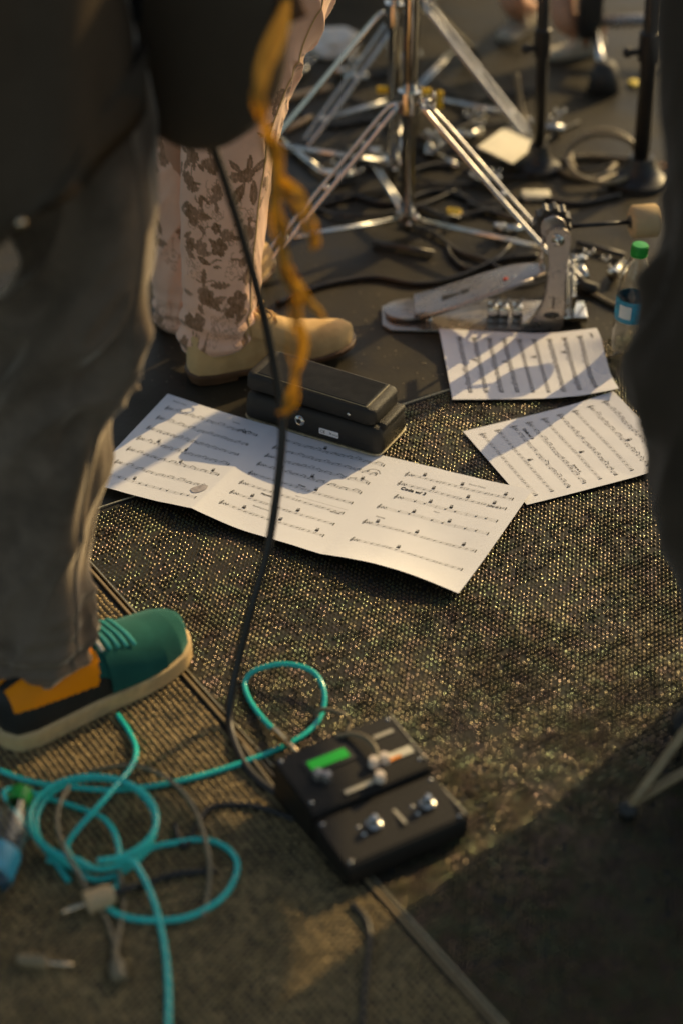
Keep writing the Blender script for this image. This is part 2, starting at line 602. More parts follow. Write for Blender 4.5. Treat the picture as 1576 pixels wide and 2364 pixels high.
for b in range(3):
    for a in range(7):
        tf.append([b * 7 + a, b * 7 + (a + 1) % 7, (b + 1) * 7 + (a + 1) % 7, (b + 1) * 7 + a])
tv = np.array(tv)
sz = np.clip(0.0026 * (1 + RNG.normal(0, 0.30, nn)), 0.0008, 0.0045)
sx = 0.0034 * (1 + RNG.normal(0, 0.12, nn))
W, Fq = scatter_mesh(x + RNG.normal(0, 0.0004, nn), y + RNG.normal(0, 0.0004, nn), np.full(nn, 0.003), tv, tf, RNG.uniform(0, 6, nn), sx, sx * 1.15, sz)
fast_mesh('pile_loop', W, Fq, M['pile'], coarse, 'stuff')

# pale worn trim along the joint of the two mats
def strip(c, a, length, wdt, z0, z1):
    b = np.array([-a[1], a[0]])
    return slab(c - b * wdt / 2, a * length, b * wdt, z0, z1)
j0 = MC - E1 * 0.006
tb = thing('mat_joint_trim', (j0[0], j0[1], 0), 'thin pale worn trim strip along the joint between the two mats', 'trim')
put('cover_strip', strip(j0 - E1 * 0.002, E2, 1.5, 0.0034, 0.002, 0.0068), M['trim'], tb, smooth=False)
put('edge_lip', strip(j0 + E1 * 0.0065, E2, 1.5, 0.0018, 0.002, 0.0060), M['wearedge'], tb, smooth=False)
put('seam_wire', tube([(MC[0] + E1[0] * s, MC[1] + E1[1] * s, 0.006 + 0.001 * math.sin(s * 23)) for s in np.linspace(0.0, 0.75, 30)], 0.0014, 6), M['wearedge'],
    label='thin tan wire running along the upper edge of the woven mat', cat='wire')

# ================================================================== SHEET MUSIC
_txt = {}
def text_mesh(s):
    if s in _txt:
        return _txt[s]
    c = bpy.data.curves.new('t', 'FONT')
    c.body = s
    c.size = 1.0
    c.resolution_u = 2
    o = bpy.data.objects.new('t', c)
    COL.objects.link(o)
    bpy.context.view_layer.update()
    me = bpy.data.meshes.new_from_object(o.evaluated_get(bpy.context.evaluated_depsgraph_get()))
    v = np.array([q.co[:] for q in me.vertices]) if len(me.vertices) else np.zeros((0, 3))
    f = [list(p.vertices) for p in me.polygons]
    bpy.data.objects.remove(o)
    bpy.data.curves.remove(c)
    bpy.data.meshes.remove(me)
    _txt[s] = (v, f)
    return v, f

class Page:
    """letter page given by its four corners TL TR BR BL; u,v in metres from bottom left"""
    W, H = 0.216, 0.279
    def __init__(self, tl, tr, br, bl, zfun, zmin=0.0098):
        self.zmin = zmin
        self.c = [np.array(q[:2], float) for q in (tl, tr, br, bl)]
        self.z = zfun
        self.ink = []
    def at(self, u, v, off=0.0):
        a = np.asarray(u) / self.W
        b = np.asarray(v) / self.H
        tl, tr, br, bl = self.c
        p = (1 - a)[..., None] * (b[..., None] * tl + (1 - b)[..., None] * bl) + a[..., None] * (b[..., None] * tr + (1 - b)[..., None] * br)
        z = np.maximum(self.z(a, b), self.zmin)
        return np.concatenate([p, (z + off)[..., None]], -1)
    def sheet(self, nu=36, nv=44):
        a, b = np.meshgrid(np.linspace(0, self.W, nu), np.linspace(0, self.H, nv))
        V = self.at(a.ravel(), b.ravel())
        F = [[j * nu + i, j * nu + i + 1, (j + 1) * nu + i + 1, (j + 1) * nu + i] for j in range(nv - 1) for i in range(nu - 1)]
        m = len(V)
        V2 = np.concatenate([V, V - np.array([0, 0, 0.0003])])
        F2 = F + [[q + m for q in f[::-1]] for f in F]
        edge = [i for i in range(nu)] + [(j + 1) * nu - 1 for j in range(1, nv)] + [(nv - 1) * nu + i for i in range(nu - 2, -1, -1)] + [j * nu for j in range(nv - 2, 0, -1)]
        for q in range(len(edge)):
            e0, e1 = edge[q], edge[(q + 1) % len(edge)]
            F2.append([e1, e0, e0 + m, e1 + m])
        return V2, F2
    def poly(self, pts):
        p = np.array(pts, float)
        self.ink.append((self.at(p[:, 0], p[:, 1], 0.0005), [list(range(len(p)))]))
    def line(self, u0, v0, u1, v1, w, n=10):
        t = np.linspace(0, 1, n)
        u = u0 + (u1 - u0) * t
        v = v0 + (v1 - v0) * t
        d = np.array([-(v1 - v0), u1 - u0])
        d = d / (np.linalg.norm(d) + 1e-9) * w / 2
        V = np.concatenate([self.at(u + d[0], v + d[1], 0.0005), self.at(u - d[0], v - d[1], 0.0005)])
        self.ink.append((V, [[i, i + n, i + n + 1, i + 1] for i in range(n - 1)]))
    def curve(self, pts, w):
        p = catmull(np.array(pts, float), 6)
        for a, b in zip(p[:-1], p[1:]):
            self.line(a[0], a[1], b[0], b[1], w, 2)
    def blob(self, u, v, ru, rv, ang=0.0, n=8):
        t = np.arange(n) * 2 * math.pi / n
        a = ru * np.cos(t); b = rv * np.sin(t)
        self.poly(np.stack([u + a * math.cos(ang) - b * math.sin(ang), v + a * math.sin(ang) + b * math.cos(ang)], -1))
    def text(self, s, u, v, size, bold=0.0, slant=0.0):
        V, F = text_mesh(s)
        if len(V) == 0:
            return
        for du, dv in ((0, 0), (bold, 0), (bold, bold), (0, bold)) if bold else ((0, 0),):
            self.ink.append((self.at(u + V[:, 0] * size + V[:, 1] * size * slant + du, v + V[:, 1] * size + dv, 0.0005), F))
    def clef(self, u, v, sp):
        q = [(0.2, -1.4), (0.9, -2.0), (1.5, -1.2), (1.2, 1.5), (0.9, 4.6), (1.5, 6.0), (2.0, 4.8), (1.0, 2.6), (0.0, 1.2), (0.6, -0.1), (2.0, 0.2), (2.1, 1.6), (1.2, 2.0), (0.8, 1.2)]
        self.curve([(u + a * sp * 1.15, v + b * sp) for a, b in q], sp * 0.42)
        self.blob(u + 0.5 * sp, v - 1.5 * sp, sp * 0.5, sp * 0.5)
    def chord(self, u, v, s=0.0048):
        for k in range(6):
            self.line(u + s * k / 5, v, u + s * k / 5, v + s, 0.0004, 2)
            self.line(u, v + s * k / 5, u + s, v + s * k / 5, 0.0004, 2)
        self.poly([(u, v), (u + s, v), (u + s, v + s * 0.55), (u, v + s * 0.55)])
        self.blob(u + s * 0.6, v + s * 1.55, s * 0.22, s * 0.22)
        self.text(random.choice(('C7', 'Fm', 'Bb', 'Ab', 'Gm')), u - 0.2 * s, v + s * 1.25, 0.0032)
    def stave(self, u0, u1, v, mode='slash', sp=0.00155, chords=(), w=0.00014, bars=4):
        for k in range(5):
            self.line(u0, v + k * sp, u1, v + k * sp, w, 14)
        self.clef(u0 + 0.001, v + 0.3 * sp, sp)
        for k in range(4):
            uu = u0 + 0.0075 + 0.0022 * k
            vv = v + sp * (1 + (k * 1.5) % 3)
            self.blob(uu, vv, 0.0009, 0.0011, 0.5, 6)
            self.line(uu - 0.0007, vv - 0.0008, uu - 0.0007, vv + 0.0035, 0.00035, 2)
        a = u0 + 0.019
        for b in range(bars):
            b0 = a + (u1 - a) * b / bars
            b1 = a + (u1 - a) * (b + 1) / bars
            self.line(b1, v, b1, v + 4 * sp, 0.00045, 2)
            if mode == 'slash':
                for q in range(4):
                    c = b0 + (b1 - b0) * (q + 0.5) / 4
                    self.poly([(c - 0.0022, v + 1.1 * sp), (c - 0.0010, v + 1.1 * sp), (c + 0.0022, v + 2.9 * sp), (c + 0.0010, v + 2.9 * sp)])
            elif mode == 'notes':
                m = random.choice((4, 4, 6, 6))
                pv = None
                for q in range(m):
                    c = b0 + (b1 - b0) * (q + 0.5) / m
                    hh = v + sp * random.choice((0, .5, 1, 1.5, 2, 2.5, 3, 3.5))
                    self.blob(c, hh, 0.00125, 0.0009, 0.4, 7)
                    top = hh + 0.0042
                    self.line(c + 0.0011, hh, c + 0.0011, top, 0.0003, 2)
                    if pv and q % 2:
                        self.line(pv[0], pv[1], c + 0.0011, top, 0.0007, 2)
                    pv = (c + 0.0011, top)
            else:
                for q in (0.3, 0.62):
                    c = b0 + (b1 - b0) * q
                    self.blob(c, v + 2 * sp, 0.0016, 0.0012, 0.2, 8)
                    self.line(c + 0.0014, v + 2 * sp, c + 0.0014, v + 5.2 * sp, 0.0004, 2)
        self.line(u1 - 0.0008, v, u1 - 0.0008, v + 4 * sp, 0.0012, 2)
        for c in chords:
            self.chord(u0 + (u1 - u0) * c, v + 5.6 * sp)

def build_sheet(name, pages, label, corner):
    t = thing(name, corner, label, 'sheet music')
    for pg in pages:
        o = put('page', pg.sheet(), M['paper'], t, auto=40)
        put('printed_notation', join(*pg.ink), M['ink'], o, smooth=False)
        for s in getattr(pg, 'extra', []):
            put('smudge', s, M['stain'], o, smooth=False)
    return t

Z0 = 0.0088
def wav(seed, amp):
    return lambda a, b: amp * np.array([noise.noise((p * 2.2 + seed, q * 2.2, seed)) + 0.22 * noise.noise((p * 6 + seed, q * 6, seed + 3)) for p, q in zip(np.ravel(a), np.ravel(b))]).reshape(np.shape(a))

# --- three taped pages: they share edges so heights agree at the joints
w1, w2, w3 = wav(1.3, 0.003), wav(4.7, 0.003), wav(9.1, 0.0035)
def z1(a, b):
    return Z0 + 0.0015 + 0.008 * a ** 4 + 0.006 * (1 - b) ** 4 * a + 0.002 * np.sin(a * 3.1) + w1(a, b) * np.sin(np.pi * a)
def z2(a, b):
    return Z0 + 0.0015 + 0.008 * (1 - a) ** 5 + 0.006 * (1 - b) ** 4 * (1 - a) ** 2 + 0.006 * (1 - b) ** 5 * a + w2(a, b) * np.sin(np.pi * a) * (1 - np.clip((b - .55) * 4, 0, 1))
def z3(a, b):
    return Z0 + 0.0015 + 0.006 * (1 - b) ** 5 + 0.010 * (1 - b) ** 6 * np.sin(np.pi * np.clip(a, 0, 1)) + 0.004 * a ** 4 * b + w3(a, b) * np.sin(np.pi * a)
c1tl, c12t, c23t, c3tr = G(388, 909, .01), G(632, 994, .01), G(928, 1062, .01), G(1228, 1136, .01)
c1bl, c12b, c23b, c3br = G(196, 1112, .01), G(444, 1186, .014), G(741, 1279, .016), G(1057, 1370, .016)
pA = Page(c1tl, c12t, c12b, c1bl, z1)
pB = Page(c12t, c23t, c23b, c12b, z2)
pC = Page(c23t, c3tr, c3br, c23b, z3)
# page A : seven staves
pA.text('Electric Guitar', 0.020, 0.263, 0.0048)
pA.text('Chorus', 0.145, 0.258, 0.0050)
for k, (vv, md, ch) in enumerate(((0.238, 'notes', ()), (0.206, 'notes', ()), (0.173, 'notes', ()), (0.140, 'notes', (0.5, 0.2)), (0.106, 'notes', (0.55, 0.9)), (0.066, 'notes', ()), (0.030, 'half', (0.3,)))):
    pA.stave(0.018, 0.204, vv, md, chords=ch)
pA.curve([(0.165, 0.240), (0.172, 0.246), (0.178, 0.240), (0.186, 0.247), (0.192, 0.243)], 0.0016)
pA.curve([(0.174, 0.250), (0.180, 0.243), (0.184, 0.236)], 0.0013)
sm = catmull(np.array([(0.182, 0.052), (0.190, 0.066), (0.200, 0.072), (0.207, 0.064), (0.202, 0.050), (0.192, 0.044)]), 5, True)
pA.extra = [(pA.at(sm[:, 0], sm[:, 1], 0.0009), [list(range(len(sm)))])]
# page B : eight staves
pB.text('Mambo', 0.066, 0.098, 0.0062, 0.0003)
pB.text('Skanking (cont)', 0.070, 0.064, 0.0044)
pB.text('on Cue', 0.178, 0.106, 0.0050, 0.0002)
pB.text('Cmin', 0.105, 0.146, 0.0056, 0.0003)
for vv, md, ch in ((0.250, 'notes', (0.4,)), (0.223, 'notes', ()), (0.196, 'notes', (0.9,)), (0.168, 'notes', (0.2, 0.5)), (0.138, 'slash', (0.25, 0.62)), (0.108, 'slash', ()), (0.076, 'slash', (0.18, 0.62)), (0.042, 'slash', (0.2, 0.55, 0.9))):
    pB.stave(0.024, 0.198, vv, md, chords=ch)
pB.curve([(0.120, 0.118), (0.120, 0.121), (0.200, 0.121)], 0.0003)
pB.curve([(0.180, 0.232), (0.188, 0.238), (0.197, 0.236), (0.202, 0.229)], 0.0007)
# page C : six staves
pC.text('Electric Chorus', 0.120, 0.258, 0.0044)
pC.text('Coda w/ 3', 0.030, 0.205, 0.0098, 0.0006)
pC.text('Jump to E', 0.168, 0.216, 0.0056, 0.0003)
pC.text('Verse', 0.100, 0.172, 0.0042)
pC.text('Skanking', 0.028, 0.124, 0.0042)
for vv, u0, md, ch, br in ((0.243, 0.020, 'slash', (0.15, 0.5, 0.9), 4), (0.216, 0.020, 'slash', (0.3, 0.62, 0.86), 4), (0.182, 0.030, 'half', (0.32, 0.52), 3), (0.148, 0.018, 'half', (0.3, 0.62), 3), (0.102, 0.016, 'slash', (0.1, 0.45, 0.86), 4), (0.052, 0.020, 'slash', (0.4,), 4)):
    pC.stave(u0, 0.198, vv, md, chords=ch, bars=br)
taped = build_sheet('sheet_music', [pA, pB, pC], 'three taped music pages lying partly under the wah pedal', (c12b[0], c12b[1], 0.004))
for p_, q_ in (((c12t, c12b)), ((c23t, c23b))):
    pass

# --- single sheet beside the kick drum pedal, turned on its side
wS = wav(6.6, 0.006)
pD = Page(G(1012, 770), G(1043, 934), G(1425, 917, .012), G(1374, 776, .01), lambda a, b: Z0 + 0.002 + 0.012 * (1 - b) ** 4 + wS(a, b) + 0.007 * (1 - b) ** 2 * np.sin(a * 7))
for k in range(9):
    pD.stave(0.024, 0.196, 0.243 - 0.0265 * k, 'notes' if k not in (4, 5) else 'slash', w=0.0004, chords=(random.uniform(.2, .5),) if k % 2 else ())
pD.text('Chorus', 0.02, 0.012, 0.006, 0.0004)
build_sheet('sheet_music', [pD], 'wrinkled music sheet turned sideways beside the kick drum pedal', (0.30, 2.76, 0.004))
# --- sheet with its corner under the taped pages
wT = wav(2.2, 0.003)
c3a, c3b, c3d = G(1067, 1006), G(1412, 926), G(1214, 1176)
c3c = c3b + (c3d - c3a)
pE = Page(c3b, c3c, c3d, c3a, lambda a, b: Z0 - 0.0004 + np.abs(wT(a, b)) * b + 0.010 * b ** 4, 0.0084)
pE2 = pE
# reading direction: staves run from the upper-left edge down to the lower-right edge
for k in range(9):
    pE.stave(0.016, 0.200, 0.022 + 0.0285 * k, random.choice(('notes', 'notes', 'slash')), chords=(random.uniform(.3, .7),) if k % 3 == 1 else ())
pE.text('Coda w/ 3', 0.030, 0.092, 0.0075, 0.0005)
pE.text('Jump to E', 0.150, 0.118, 0.0052, 0.0003)
build_sheet('sheet_music', [pE], 'slanted music sheet with one corner under the taped pages', (0.35, 2.6, 0.004))

# ================================================================== WAH PEDAL
A_, B_ = G(566, 966, .012), G(878, 1058, .012)
wyaw = math.atan2(B_[1] - A_[1], B_[0] - A_[0])
wx = np.array([math.cos(wyaw), math.sin(wyaw)])
wn = np.array([-wx[1], wx[0]])
wo = (A_[:2] + B_[:2]) / 2 + wn * 0.050 - wx * 0.003
wb = np.array([wo[0], wo[1], 0.0125])
wf = frame(wyaw, wb)
wah = thing('wah_pedal', wb, 'black wah pedal standing on the taped music pages', 'effects pedal')
rings = []
for z, ex in ((0.003, -0.003), (0.006, 0), (0.030, -0.001), (0.040, -0.003), (0.046, -0.008), (0.047, -0.016)):
    rings.append([(a, b, z) for a, b in rrect(0.246 + 2 * ex, 0.102 + 2 * ex, 0.018 + ex * 0.3, 6)])
put('body', wf(loft(rings)), M['crinkle'], wah, auto=50)
put('base_plate', wf(prism(rrect(0.248, 0.104, 0.018), 0.0008, 0.003, 0.0005)), M['wearedge'], wah, auto=40)
# treadle: skirted rocker
tr = frame(wyaw, wb + np.array([wx[0] * -0.006, wx[1] * -0.006, 0.049]), pitch=R(-1.5))
rings = []
for z, ex in ((0.0, -0.004), (0.004, 0.0), (0.022, -0.0005), (0.0265, -0.002), (0.029, -0.006), (0.0292, -0.012)):
    rings.append([(a, b, z) for a, b in rrect(0.230 + 2 * ex, 0.090 + 2 * ex, 0.013 + ex * 0.3, 6)])
trd = put('treadle', tr(loft(rings)), M['crinkle'], wah, auto=50)
put('tread_pad', tr(prism(rrect(0.196, 0.074, 0.002, 2), 0.0285, 0.0308)), M['rubber'], trd, smooth=False)
rb = []
for k in range(15):
    rb.append(box(0.190, 0.0016, 0.0016, (0, -0.0335 + 0.067 * k / 14, 0.0314), 0.0004, 1))
put('tread_ridges', tr(join(*rb)), M['ridge'], trd, smooth=False, kind='stuff')
put('pad_border', tr(join(box(0.0012, 0.075, 0.0022, (0.0985, 0, 0.0300)), box(0.196, 0.0007, 0.0018, (0, -0.0372, 0.0296)), box(0.196, 0.0007, 0.0018, (0, 0.0372, 0.0296)))), M['wearedge'], trd, smooth=False)
def edge_band(zs, lx, ly, r, sign):
    o = rrect(lx, ly, r, 6)
    pts = [p for p in o if sign * p[0] > lx / 2 - r * 0.9]
    if sign < 0:
        pts = pts
    return pts
put('heel_casting', wf(join(box(0.020, 0.070, 0.012, (0.113, 0.004, 0.043), 0.004, 3))), M['crinkle'], wah, auto=50)
for s in (-1, 1):
    pass
jk = frame(wyaw, wb + np.array([-wn[0] * 0.0505 - wx[0] * 0.018, -wn[1] * 0.0505 - wx[1] * 0.018, 0.026]))
ring = xf(lathe([(0.0042, 0.0), (0.0042, 0.003), (0.0058, 0.0035), (0.0085, 0.0022), (0.0095, 0.0), (0.0042, 0.0)], 20), [[1, 0, 0], [0, 0, -1], [0, 1, 0]])
put('jack_socket', jk(ring), M['chrome'], wah, auto=40)
put('jack_hole', jk(xf(lathe([(0.0001, 0.0014), (0.0042, 0.0014)], 16), [[1, 0, 0], [0, 0, -1], [0, 1, 0]])), M['rubber'], wah)
st = frame(wyaw, wb + np.array([-wn[0] * 0.0506 + wx[0] * 0.034, -wn[1] * 0.0506 + wx[1] * 0.034, 0.0185]))
stk = put('approval_sticker', st(box(0.034, 0.0006, 0.0105, (0, 0, 0), 0)), M['paper'], wah, smooth=False)
tx = []
for s, u in (('CE', -0.0155), ('X', 0.001), ('ROHS', 0.0068)):
    v, f = text_mesh(s)
    sc = 0.0080 if s == 'CE' else (0.006 if s == 'X' else 0.0036)
    tx.append((np.stack([v[:, 0] * sc + u, np.full(len(v), -0.0006), v[:, 1] * sc - (0.0028 if s == 'CE' else 0.002)], -1), f))
put('sticker_print', st(join(*tx)), M['ink'], stk, smooth=False)
put('side_screw', frame(wyaw, wb + np.array([-wn[0] * 0.046 + wx[0] * 0.066, -wn[1] * 0.046 + wx[1] * 0.066, 0.060]))(xf(lathe([(0.0001, 0.0016), (0.0022, 0.0012), (0.003, 0.0)], 12), [[1, 0, 0], [0, 0, -1], [0, 1, 0]])), M['chrome'], wah)
for sx_ in (-1, 1):
    for sy_ in (-1, 1):
        put('rubber_foot', wf(xf(lathe([(0.006, 0), (0.0065, 0.0012), (0.0001, 0.0012)], 10), None, (sx_ * 0.105, sy_ * 0.036, -0.0006))), M['rubber'], wah)

# ================================================================== SHOES
def shoe_sections(L, prof, ns=34, nr=26):
    """prof: list of (s, half_width_left, half_width_right, height, toe_spring) ; returns rings in local coords x forward"""
    P = np.array(prof)
    out = []
    for i in range(ns):
        s = 0.5 - 0.5 * math.cos(math.pi * i / (ns - 1))
        wl, wr, h, sp = (np.interp(s, P[:, 0], P[:, q]) for q in (1, 2, 3, 4))
        out.append((s * L, wl, wr, h, sp))
    return out

def shoe_upper(L, prof, base, ns=34, nr=30, power=2.3):
    rings = []
    for xx, wl, wr, h, sp in shoe_sections(L, prof, ns):
        r = []
        for k in range(nr):
            a = math.pi * k / (nr - 1)
            c, s_ = math.cos(a), math.sin(a)
            cc = math.copysign(abs(c) ** (2 / power), c)
            ss = abs(s_) ** (2 / power * 1.15)
            r.append((xx, cc * (wl if c > 0 else wr), base + sp + ss * h))
        rings.append(r)
    return rings

def sole_outline(L, prof, grow, ns=40):
    left, right = [], []
    for xx, wl, wr, h, sp in shoe_sections(L, prof, ns):
        g = grow
        left.append((xx, wl + g)); right.append((xx, -(wr + g)))
    pts = left + right[::-1]
    return pts

def sole_mesh(L, prof, grow, z0, z1, ns=40, bev=0.004):
    bot, top, mid, mid2 = [], [], [], []
    secs = shoe_sections(L, prof, ns)
    def loop(g, zo, ext):
        l, r = [], []
        for xx, wl, wr, h, sp in secs:
            e = (xx / L - 0.5) * 2 * ext
            edge = min(1.0, max(0.0, min(xx, L - xx) / (0.02)))
            gg = g * (0.35 + 0.65 * edge)
            l.append((xx + e, wl + gg, zo + sp)); r.append((xx + e, -(wr + gg), zo + sp))
        return np.array(l + r[::-1])
    rs = [loop(grow - bev, z0, grow - bev), loop(grow, z0 + bev, grow), loop(grow, z1 - bev * 0.6, grow), loop(grow - bev, z1, grow - bev)]
    V, F = loft(rs, False, False)
    m = len(rs[0]); h = m // 2
    for lev in (0, 3):
        o = lev * m
        for i in range(h - 1):
            q = [o + i, o + i + 1, o + m - 2 - i, o + m - 1 - i]
            F.append(q if lev == 3 else q[::-1])
    return V, F

# ---- tan derby shoe
TAN = [(0.0, 0.010, 0.010, 0.055, 0), (0.03, 0.026, 0.026, 0.066, 0), (0.12, 0.033, 0.033, 0.074, 0), (0.28, 0.033, 0.032, 0.082, 0), (0.40, 0.034, 0.033, 0.086, 0),
       (0.52, 0.040, 0.036, 0.074, 0), (0.64, 0.046, 0.040, 0.056, 0.001), (0.76, 0.047, 0.042, 0.044, 0.003), (0.88, 0.038, 0.037, 0.037, 0.006), (0.95, 0.026, 0.027, 0.031, 0.009), (0.99, 0.012, 0.013, 0.022, 0.011), (1.0, 0.004, 0.004, 0.014, 0.012)]
def tan_shoe(parent, heel, yaw, L=0.288):
    fr = frame(yaw, (heel[0], heel[1], 0.0))
    rr = shoe_upper(L, TAN, 0.017, 44, 34)
    sh = put('shoe', fr(loft(rr)), M['suede'], parent, auto=60)
    put('sole', fr(sole_mesh(L, TAN, 0.004, 0.006, 0.019)), M['leathersole'], sh, auto=40)
    hl = [(x_, y_) for x_, y_ in sole_outline(L, TAN, 0.003, 60) if x_ < 0.075]
    hb = prism(hl, 0.0, 0.014, 0.002, 1)
    put('heel', fr(hb), M['leathersole'], sh, auto=40)
    # quarter seam and overlay on the camera side
    def on(s, a, off=0.0008):
        P_ = np.array(TAN)
        wl, wr, h, sp = (np.interp(s, P_[:, 0], P_[:, q]) for q in (1, 2, 3, 4))
        c, s_ = math.cos(a), math.sin(a)
        cc = math.copysign(abs(c) ** (2 / 2.3), c)
        ss = abs(s_) ** (2 / 2.3 * 1.15)
        return np.array([s * L, cc * ((wl if c > 0 else wr) + off), 0.017 + sp + ss * (h + off)])
    for side in (1, -1):
        sA = lambda d: math.pi / 2 + side * d
        seam = [on(0.50, sA(0.35)), on(0.56, sA(0.8)), on(0.565, sA(1.1)), on(0.52, sA(1.25)), on(0.40, sA(1.32)), on(0.22, sA(1.40)), on(0.05, sA(1.42))]
        put('quarter_seam', fr(tube(catmull(seam, 8), 0.0010, 6)), M['leathersole'] if False else M['suede'], sh)
        flap = []
        for i in range(9):
            s = 0.36 + 0.2 * i / 8
            flap.append([on(s, sA(d), 0.0022) for d in np.linspace(0.16, 1.12 - 0.25 * (1 - i / 8), 9)])
        V_ = np.array(flap).reshape(-1, 3)
        F_ = [[i * 9 + j, i * 9 + j + 1, (i + 1) * 9 + j + 1, (i + 1) * 9 + j] for i in range(8) for j in range(8)]
        put('eyelet_flap', fr((V_, F_)), M['suede'], sh)
    for i in range(3):
        s = 0.40 + 0.06 * i
        lace = [on(s, math.pi / 2 + d, 0.0042) for d in np.linspace(-0.45, 0.45, 7)]
        put('lace', fr(tube(np.array(lace), 0.0016, 6)), M['suede'], sh)
    b0 = on(0.43, math.pi / 2, 0.005)
    for sg in (1, -1):
        lp = [b0, b0 + np.array([0.008, sg * 0.012, 0.008]), b0 + np.array([0.016, sg * 0.024, 0.002]), b0 + np.array([0.008, sg * 0.02, -0.006]), b0 + np.array([0.0, sg * 0.006, 0.0])]
        put('lace_bow', fr(tube(catmull(lp, 6), 0.0013, 6)), M['suede'], sh)
    return sh

# ---- skate sneaker
SNK = [(0.0, 0.012, 0.012, 0.050, 0), (0.03, 0.030, 0.030, 0.058, 0), (0.12, 0.039, 0.038, 0.066, 0), (0.28, 0.040, 0.039, 0.072, 0), (0.42, 0.042, 0.040, 0.084, 0),
       (0.55, 0.048, 0.043, 0.073, 0), (0.68, 0.053, 0.047, 0.058, 0.001), (0.80, 0.052, 0.048, 0.048, 0.004), (0.90, 0.044, 0.043, 0.041, 0.008), (0.96, 0.031, 0.032, 0.034, 0.011), (0.99, 0.017, 0.018, 0.026, 0.013), (1.0, 0.006, 0.006, 0.018, 0.014)]
def sneaker(parent, heel, yaw, L=0.300):
    fr = frame(yaw, (heel[0], heel[1], 0.0))
    rr = np.array(shoe_upper(L, SNK, 0.026, 150, 110, 2.4))
    ns_, nr_ = rr.shape[:2]
    V_ = rr.reshape(-1, 3)
    def panel(test, off):
        cen = rr.copy()
        axis = np.zeros_like(cen); axis[..., 0] = cen[..., 0]; axis[..., 2] = 0.03
        dirs = cen - axis
        dirs[..., 0] = 0
        dirs /= np.linalg.norm(dirs, axis=-1, keepdims=True) + 1e-9
        W_ = (cen + dirs * off).reshape(-1, 3)
        F_ = []
        for i in range(ns_ - 1):
            for j in range(nr_ - 1):
                s = (rr[i, j, 0] + rr[i + 1, j, 0]) / 2 / L
                a = (j + 0.5) / (nr_ - 1)        # 0 left side low .. 0.5 top .. 1 right side low
                if test(s, abs(a - 0.5) * 2):
                    F_.append([i * nr_ + j, i * nr_ + j + 1, (i + 1) * nr_ + j + 1, (i + 1) * nr_ + j])
        used = sorted({q for f in F_ for q in f})
        mp = {q: n_ for n_, q in enumerate(used)}
        return fr((W_[used], [[mp[q] for q in f] for f in F_]))
    sh = put('sneaker', fr(loft([list(r) for r in rr])), M['blackleather'], parent, auto=60)
    put('sole', fr(sole_mesh(L, SNK, 0.005, 0.0, 0.028, bev=0.004)), M['gumsole'], sh, auto=40)
    put('toe_panel', panel(lambda s, d: s > 0.60, 0.0012), M['tealsuede'], sh)
    put('vamp_panel', panel(lambda s, d: 0.42 < s <= 0.62 and d < 0.92 - (0.62 - s) * 1.2, 0.0016), M['tealsuede'], sh)
    put('toe_overlay', panel(lambda s, d: 0.50 < s < 0.80 and d > 0.34 + (s - 0.50) * 0.9 and d < 0.97, 0.0042), M['tealsuede'], sh)
    put('side_panel', panel(lambda s, d: (0.03 < s < 0.47 - 0.20 * (d - 0.45) ** 2 and d < 0.60 + 0.24 * s / 0.47 and d > 0.10), 0.0024), M['orange'], sh, label='bright orange leather side panel')
    def on(s, a, off):
        P_ = np.array(SNK)
        wl, wr, h, sp = (np.interp(s, P_[:, 0], P_[:, q]) for q in (1, 2, 3, 4))
        c, s_ = math.cos(a), math.sin(a)
        cc = math.copysign(abs(c) ** (2 / 2.4), c)
        ss = abs(s_) ** (2 / 2.4 * 1.15)
        return np.array([s * L, cc * ((wl if c > 0 else wr) + off), 0.026 + sp + ss * (h + off)])
    for i in range(5):
        s = 0.49 + 0.042 * i
        lc = [on(s + 0.02 * abs(d), math.pi / 2 + d, 0.005) for d in np.linspace(-0.62, 0.62, 9)]
        put('lace', fr(tube(np.array(lc), 0.0030, 8, flat=0.6)), M['whitelace'] if i == 0 else M['teallace'], sh)
    for i in range(4):
        s = 0.50 + 0.042 * i
        p_ = on(s, math.pi / 2 - 0.66, 0.005)
        put('eyelet', fr(ball(p_, 0.0042, 8, (1, 1, 0.6))[0:2] if False else xf(ball((0, 0, 0), 0.0045, 8, (1, 1, 0.7)), None, p_)), M['whitelace'] if i < 3 else M['teallace'], sh)
    lp = [on(0.52, math.pi / 2 - 0.2, 0.006), on(0.49, math.pi / 2 - 0.9, 0.008), on(0.51, math.pi / 2 - 1.28, 0.009), on(0.58, math.pi / 2 - 1.32, 0.007), on(0.64, math.pi / 2 - 1.05, 0.006), on(0.60, math.pi / 2 - 0.7, 0.006)]
    put('lace_loop', fr(tube(catmull(np.array(lp), 8), 0.0024, 8, flat=0.6)), M['teallace'], sh)
    for off_ in (0.0, 0.018):
        st_ = [on(0.505 + off_, math.pi / 2 - 0.36 - off_, 0.0052), on(0.60 + off_, math.pi / 2 - 0.52 - off_, 0.0052), on(0.70, math.pi / 2 - 0.84 - off_ * 2, 0.0052), on(0.79 - off_, math.pi / 2 - 1.18, 0.0052), on(0.795 - off_, math.pi / 2 - 1.45, 0.005)]
        put('stitching', fr(tube(catmull(np.array(st_), 8), 0.0006, 5)), M['teallace'], sh)
    sm_ = [on(0.64, math.pi / 2 - 0.45, 0.004), on(0.68, math.pi / 2 - 0.62, 0.004), on(0.745, math.pi / 2 - 0.95, 0.004), on(0.755, math.pi / 2 - 1.30, 0.004)]
    put('toe_seam', fr(tube(catmull(np.array(sm_), 8), 0.0014, 6)), M['tealsuede'], sh)
    return sh

